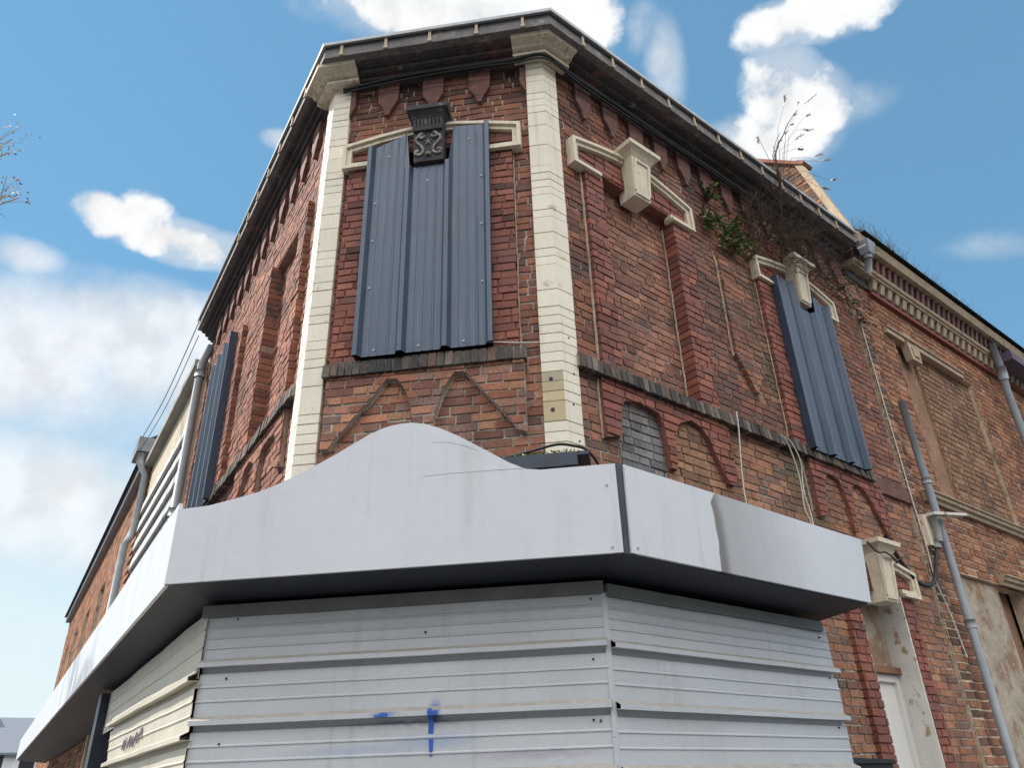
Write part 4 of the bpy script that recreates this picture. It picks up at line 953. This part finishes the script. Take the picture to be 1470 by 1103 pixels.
# ================================================================== TREE at the left, only its twig tips reach the picture
def tree(name, label, base, h, spread, seed, tips=None, cols=((.12, .12, .09), (.2, .19, .15)), leaf=.09, crown_n=900, bark=None):
    rn = random.Random(seed); root = thing(name, label, 'tree', base)
    tr = MB(); cr = MB(); B = Vector(base)
    top = B+Vector((rn.uniform(-.4, .4), rn.uniform(-.4, .4), h*.9))
    tr.tube([B+(top-B)*t+Vector((rn.uniform(-.1, .1), rn.uniform(-.1, .1), 0)) for t in (0, .2, .4, .6, .8, 1)], .028*h/2, 9, r1=.03)
    ends = []
    for i in range(26):
        t = rn.uniform(.35, .98); p = B+(top-B)*t; a = rn.uniform(0, 2*math.pi); l = spread*rn.uniform(.5, 1)*(1.15-.6*abs(t-.6))
        e = p+Vector((math.cos(a)*l, math.sin(a)*l, l*rn.uniform(.2, .7))); ends.append((p, e))
    for e in tips or []:
        e = Vector(e); ends.append((B+(top-B)*.72, e))
    for e in tips or []:
        e = Vector(e)
        for k in range(3):
            q = e+Vector((rn.uniform(-.25, .25), rn.uniform(-.25, .25), rn.uniform(-.25, .3))); tr.tube([e-Vector((.3, 0, .1)), q], .008, 4, r1=.003)
            for _ in range(7): leafq(cr, q+Vector((rn.gauss(0, .09), rn.gauss(0, .09), rn.gauss(0, .09))), Vector((rn.uniform(-1, 1), rn.uniform(-1, 1), rn.uniform(-1, .6))), leaf*rn.uniform(.6, 1.3), leaf*.3, tuple(x*rn.uniform(.7, 1.3) for x in rn.choice(cols)))
    for p, e in ends:
        m = (p+e)/2+Vector((0, 0, .25)); tr.tube([p, m, e], .05, 6, r1=.012)
        for k in range(5):
            q = p+(e-p)*rn.uniform(.4, 1); f = q+Vector((rn.uniform(-1, 1), rn.uniform(-1, 1), rn.uniform(-.3, .8)))*spread*.22; tr.tube([q, f], .014, 4, r1=.004)
            for _ in range(int(crown_n/130)):
                s = q+(f-q)*rn.uniform(.2, 1.1)+Vector((rn.gauss(0, .12), rn.gauss(0, .12), rn.gauss(0, .12)))
                leafq(cr, s, Vector((rn.uniform(-1, 1), rn.uniform(-1, 1), rn.uniform(-1, .6))), leaf*rn.uniform(.6, 1.3), leaf*.3, tuple(x*rn.uniform(.7, 1.3) for x in rn.choice(cols)))
    tr.build('trunk', bark or M_BARK, root); cr.build('crown', M_LEAF, root); return root
tree('street_tree', 'pale leafed tree at the left edge with only its outer twigs in view', (-12.6, 10.6, 0), 13.5, 2.3, 4,
     tips=[CAM+Vector((-.667, .745, .80))*14.2, CAM+Vector((-.667, .745, .775))*14.2, CAM+Vector((-.652, .757, .71))*14.3, CAM+Vector((-.645, .764, .712))*14.3], cols=((.6, .58, .55), (.35, .32, .3), (.65, .64, .62)), leaf=.075, bark=mat('pale_bark', (.42, .41, .40), .9, noise=[(8, .2)]))

# ================================================================== FAR END OF THE LEFT STREET
def house(label, o, w, d, h, rh, wallc, roofm, seed):
    root = thing('far_house', label, 'house', o)
    ang = math.atan2(FL.d.y, FL.d.x)+math.pi/2
    M = Matrix.Translation(o) @ Matrix.Rotation(ang, 4, 'Z')
    wm = mat('house_wall', wallc, .85, noise=[(1.5, .15), (12, .1)])
    mb = MB(); mb.box(0, w, 0, h, -d, 0)
    mb.hexa([(0, 0, h), (w, 0, h), (w, d, h), (0, d, h), (0, d/2-.01, h+rh), (w, d/2-.01, h+rh), (w, d/2+.01, h+rh), (0, d/2+.01, h+rh)])
    mb.build('wall', wm, root, M)
    mb = MB()
    mb.hexa([(-.2, -.3, h-.1), (w+.2, -.3, h-.1), (w+.2, d/2, h+rh+.02), (-.2, d/2, h+rh+.02), (-.2, -.3, h+.05), (w+.2, -.3, h+.05), (w+.2, d/2, h+rh+.18), (-.2, d/2, h+rh+.18)])
    mb.hexa([(-.2, d/2+.002, h+rh+.02), (w+.2, d/2+.002, h+rh+.02), (w+.2, d+.3, h-.1), (-.2, d+.3, h-.1), (-.2, d/2+.002, h+rh+.18), (w+.2, d/2+.002, h+rh+.18), (w+.2, d+.3, h+.05), (-.2, d+.3, h+.05)])
    rf = mb.build('roof', roofm, root, M)
    mb = MB(); mb.box(w*.3, w*.3+.6, h+rh*.6, h+rh+1.0, -d/2-.3, -d/2+.3); mb.build('chimney', M_TILE, rf, M)
    for zz in (.9, 3.4):
        if zz+1.3 > h: continue
        for uu in (w*.15, w*.45, w*.72):
            mb = MB(); mb.box(uu, uu+.9, zz, zz+1.3, .005, .03); wi = mb.build('window', M_GLASS, root, M)
            mb = MB(); mb.box(uu-.06, uu+.96, zz-.07, zz-.002, .005, .08); mb.build('sill', M_PWHITE, wi, M)
    return root
far_pts = FL.p(-75, 0, 3)
house('pale grey distant house closing the left hand street', FL.p(-62, 0, 4.5), 7, 8, 4.8, 2.4, (.62, .64, .66), mat('pale_slate', (.15, .17, .20), .8, noise=[(5, .1)]), 1)
# ================================================================== GROUND
def sheet(name, pts, z, m, kind='structure', thick=None):
    mb = MB()
    if thick:
        mb.face([(p.x, p.y, z) for p in pts])
        n = len(pts)
        for i in range(n):
            a, b = pts[i], pts[(i+1) % n]; mb.face([(a.x, a.y, 0), (b.x, b.y, 0), (b.x, b.y, z), (a.x, a.y, z)])
    else: mb.face([(p.x, p.y, z) for p in pts])
    return tag(mb.build(name, m), kind=kind)
S_ = 900
sheet('ground', [Vector((-S_, -S_, 0)), Vector((S_, -S_, 0)), Vector((S_, S_, 0)), Vector((-S_, S_, 0))], -.004, M_ASPH)
cl = corner_xy(FL, FC, 3.5, 3.5); cr_ = corner_xy(FC, FR, 3.5, 3.5)
cl0 = corner_xy(FL, FC, -.5, -.5); cr0 = corner_xy(FC, FR, -.5, -.5)
sheet('pavement', [FL.p(-70, 0, 3.5), cl, cr_, FR.p(40, 0, 3.5), FR.p(40, 0, -.5), cr0, cl0, FL.p(-70, 0, -.5)], .12, M_PAVE, thick=True)

# ================================================================== SKY, SUN, CAMERA
SUN_AZ, SUN_EL = rad(-78), rad(48)            # measured from +Y, negative = left
sd = Vector((math.sin(SUN_AZ)*math.cos(SUN_EL), math.cos(SUN_AZ)*math.cos(SUN_EL), math.sin(SUN_EL)))
li = bpy.data.lights.new('sun', 'SUN'); li.energy = 2.5; li.angle = rad(.5); li.color = (1, .95, .87)
lo = bpy.data.objects.new('sun', li); C.objects.link(lo); lo.rotation_euler = sd.to_track_quat('Z', 'Y').to_euler(); lo.location = (0, 0, 30)

w = bpy.data.worlds.new('World'); scene.world = w; w.use_nodes = True
nt = w.node_tree; N = nt.nodes; L = nt.links
bg = N['Background']; bg.inputs['Strength'].default_value = .14
sky = N.new('ShaderNodeTexSky'); sky.sky_type = 'NISHITA'; sky.sun_disc = False
sky.sun_elevation = SUN_EL; sky.sun_rotation = SUN_AZ; sky.air_density = 1.0; sky.dust_density = .0; sky.ozone_density = 2.0
tc = N.new('ShaderNodeTexCoord'); D = tc.outputs['Generated']
def vm(op, a, b=None, sc=None):
    x = N.new('ShaderNodeVectorMath'); x.operation = op
    for i, v in enumerate((a, b)):
        if v is None: continue
        if isinstance(v, (tuple, Vector)): x.inputs[i].default_value = tuple(v)
        else: L.new(v, x.inputs[i])
    if sc is not None: x.inputs['Scale'].default_value = sc
    return x
def ma(op, a, b=None, c=None):
    x = N.new('ShaderNodeMath'); x.operation = op
    for i, v in enumerate((a, b, c)):
        if v is None: continue
        if isinstance(v, (int, float)): x.inputs[i].default_value = v
        else: L.new(v, x.inputs[i])
    return x.outputs[0]
def mr(s, a, c, lo=0, hi=1, mode='SMOOTHSTEP'):
    r = N.new('ShaderNodeMapRange'); r.interpolation_type = mode; L.new(s, r.inputs[0])
    for i, v in enumerate((a, c, lo, hi)): r.inputs[i+1].default_value = v
    return r.outputs[0]
def noise(scale, detail, vec, rough_=.55):
    n = N.new('ShaderNodeTexNoise'); n.inputs['Scale'].default_value = scale; n.inputs['Detail'].default_value = detail; n.inputs['Roughness'].default_value = rough_
    L.new(vec, n.inputs['Vector']); return n
warp = noise(7, 4, D); wv = vm('MULTIPLY_ADD', warp.outputs['Color'], (.045, .045, .045)); wv.inputs[2].default_value = (-.0225, -.0225, -.0225)
DW = vm('ADD', D, wv.outputs[0]).outputs[0]
def blob(az, el, ra, re, wgt=1.0, tilt=0):
    """cloud lump centred on a compass direction, radii in radians; returns 1 at centre falling to 0 at the rim"""
    az, el = rad(az), rad(el)
    ra *= 1.12; re *= 1.2
    c = Vector((math.sin(az)*math.cos(el), math.cos(az)*math.cos(el), math.sin(el)))
    e1 = Vector((math.cos(az), -math.sin(az), 0)); e2 = e1.cross(c)
    t = rad(tilt); f1 = e1*math.cos(t)+e2*math.sin(t); f2 = e2*math.cos(t)-e1*math.sin(t)
    s = vm('SUBTRACT', DW, c).outputs[0]
    a = ma('MULTIPLY', vm('DOT_PRODUCT', s, f1).outputs['Value'], 1/ra); b = ma('MULTIPLY', vm('DOT_PRODUCT', s, f2).outputs['Value'], 1/re)
    q = ma('ADD', ma('MULTIPLY', a, a), ma('MULTIPLY', b, b))
    # keep only this side of the sky
    return ma('MULTIPLY', mr(q, 0, 1, 1, 0, 'LINEAR'), wgt)
# (azimuth, elevation, radius across, radius up, weight, tilt) of each cloud, in degrees / radians
CL_DENSE = [(-8, 54.6, .17, .045), (-1.5, 54.9, .12, .045), (-12, 53.8, .06, .028), (4, 55.5, .12, .03), (8.6, 53.4, .055, .055),
            (27.6, 44.6, .055, .06), (29.5, 43.6, .05, .045), (21.8, 42.4, .10, .045), (25, 42.0, .09, .045), (18.5, 41.5, .05, .03),
            (31.5, 49.0, .08, .03), (35, 48.2, .07, .028), (28.8, 49.2, .045, .025),
            (-34.2, 36.3, .05, .026), (-31.8, 36.9, .045, .036), (-29, 36.0, .09, .03), (-25.5, 36.0, .08, .024)]
CL_THIN = [(-31, 28.0, .24, .085), (-37, 26, .2, .085), (-25, 30.0, .15, .05), (-38.8, 32, .05, .025, .8), (17, 49.5, .03, .07, .75), (15.5, 52, .03, .04, .6), (39.5, 30.5, .09, .02, .28, -20), (-40, 18, .3, .10, .9), (32, 42.5, .07, .03, .5), (-21, 44, .03, .015, .5), (-16, 45, .03, .015, .55)]
CLOUD_L = 2.75; SKY_TINT = (.45, .80, 1.0); EXPO = 1.4; BACK_FILL = 7.5

dense = None
for args in CL_DENSE:
    b = blob(*args); dense = b if dense is None else ma('MAXIMUM', dense, b)
thin = None
for args in CL_THIN:
    b = blob(*args); thin = b if thin is None else ma('MAXIMUM', thin, b)
n2 = noise(7, 5, D, .6).outputs['Fac']
n1 = noise(13, 7, D, .58).outputs['Fac']
vo = N.new('ShaderNodeTexVoronoi'); vo.feature = 'SMOOTH_F1'; vo.inputs['Scale'].default_value = 24; vo.inputs['Smoothness'].default_value = .45
wn = noise(40, 3, D, .6); wv2 = vm('MULTIPLY_ADD', wn.outputs['Color'], (.03, .03, .03)); wv2.inputs[2].default_value = (-.015, -.015, -.015)
L.new(vm('ADD', D, wv2.outputs[0]).outputs[0], vo.inputs['Vector'])
puff = ma('SUBTRACT', .55, vo.outputs['Distance'])
fl = ma('ADD', ma('MULTIPLY', ma('SUBTRACT', n1, .5), 1.7), ma('MULTIPLY', puff, .55))
field = ma('ADD', ma('POWER', dense, .75), fl)
dm = ma('MULTIPLY', mr(field, .42, .92), mr(dense, .0, .12))
halo = ma('MULTIPLY', mr(ma('ADD', dense, ma('MULTIPLY', ma('SUBTRACT', n2, .5), 1.4)), .05, .9), .5)
tm = mr(ma('ADD', thin, ma('MULTIPLY', ma('SUBTRACT', n2, .5), 1.6)), .1, 1.0)
tm = ma('MULTIPLY', ma('MULTIPLY', tm, mr(thin, .0, .35)), .85)
cm = ma('MAXIMUM', ma('MAXIMUM', dm, tm), ma('MULTIPLY', halo, mr(dense, 0, .3)))
shade = mr(ma('ADD', fl, noise(9, 4, DW).outputs['Fac']), .25, .75, .84, 1.0)
cc = N.new('ShaderNodeCombineColor'); 
for i, k_ in enumerate((CLOUD_L*.985, CLOUD_L, CLOUD_L*1.01)): L.new(ma('MULTIPLY', shade, k_), cc.inputs[i])
tn = N.new('ShaderNodeMix'); tn.data_type = 'RGBA'; tn.blend_type = 'MULTIPLY'; tn.inputs[0].default_value = 1; gm = N.new('ShaderNodeGamma'); gm.inputs[1].default_value = .45; L.new(sky.outputs[0], gm.inputs[0]); L.new(gm.outputs[0], tn.inputs[6]); tn.inputs[7].default_value = (*SKY_TINT, 1)
dx = N.new('ShaderNodeSeparateXYZ'); L.new(D, dx.inputs[0])
hz = ma('MULTIPLY', mr(ma('ADD', dx.outputs[2], ma('MULTIPLY', ma('SUBTRACT', n2, .5), .22)), .56, .08), mr(dx.outputs[0], .1, -.5))
hm = N.new('ShaderNodeMix'); hm.data_type = 'RGBA'; L.new(hz, hm.inputs[0]); L.new(tn.outputs[2], hm.inputs[6]); hm.inputs[7].default_value = (2.15, 2.5, 2.62, 1)
mx = N.new('ShaderNodeMix'); mx.data_type = 'RGBA'; L.new(cm, mx.inputs[0]); L.new(hm.outputs[2], mx.inputs[6]); L.new(cc.outputs[0], mx.inputs[7])
# unseen bright sky area added behind the camera as fill for shaded walls
bk = vm('DOT_PRODUCT', D, Vector((.25, -1, 0)).normalized()).outputs['Value']
bm = ma('MULTIPLY', mr(ma('ADD', bk, ma('MULTIPLY', ma('SUBTRACT', n2, .5), .5)), -.02, .22), mr(n2, .25, .42))
low = mr(ma('ADD', dx.outputs[2], ma('MULTIPLY', ma('SUBTRACT', n2, .5), .2)), .26, .48)
mb_ = N.new('ShaderNodeMix'); mb_.data_type = 'RGBA'; L.new(bm, mb_.inputs[0]); L.new(mx.outputs[2], mb_.inputs[6]); mb_.inputs[7].default_value = (BACK_FILL*.96, BACK_FILL*.98, BACK_FILL*.99, 1)
# unseen dark band added low behind the camera to dim downward faces
mk = N.new('ShaderNodeMix'); mk.data_type = 'RGBA'; L.new(ma('MULTIPLY', ma('SUBTRACT', 1.0, low), mr(bk, .0, .25)), mk.inputs[0]); L.new(mb_.outputs[2], mk.inputs[6]); mk.inputs[7].default_value = (.75, .8, .88, 1)
L.new(mk.outputs[2], bg.inputs['Color'])

cd = bpy.data.cameras.new('camera'); co_ = bpy.data.objects.new('camera', cd); C.objects.link(co_); scene.camera = co_
r = Vector((.99947892, .01520991, -.0284701)); u = Vector((.03227829, -.47096619, .88156053)); f = Vector((0, .88202013, .47121172))
co_.matrix_world = Matrix(((r.x, u.x, -f.x, 0), (r.y, u.y, -f.y, 0), (r.z, u.z, -f.z, 1.6), (0, 0, 0, 1)))
cd.sensor_fit = 'HORIZONTAL'; cd.sensor_width = 36; cd.lens = 36*1094.156/1470; cd.clip_end = 3000; cd.clip_start = .05
scene.view_settings.view_transform = 'Standard'; scene.view_settings.look = 'None'; scene.view_settings.exposure = EXPO; scene.view_settings.gamma = 1
scene.render.engine = 'CYCLES'; scene.cycles.max_bounces = 5; scene.cycles.diffuse_bounces = 3; scene.cycles.glossy_bounces = 3; w.cycles.sampling_method = 'MANUAL'; w.cycles.sample_map_resolution = 512
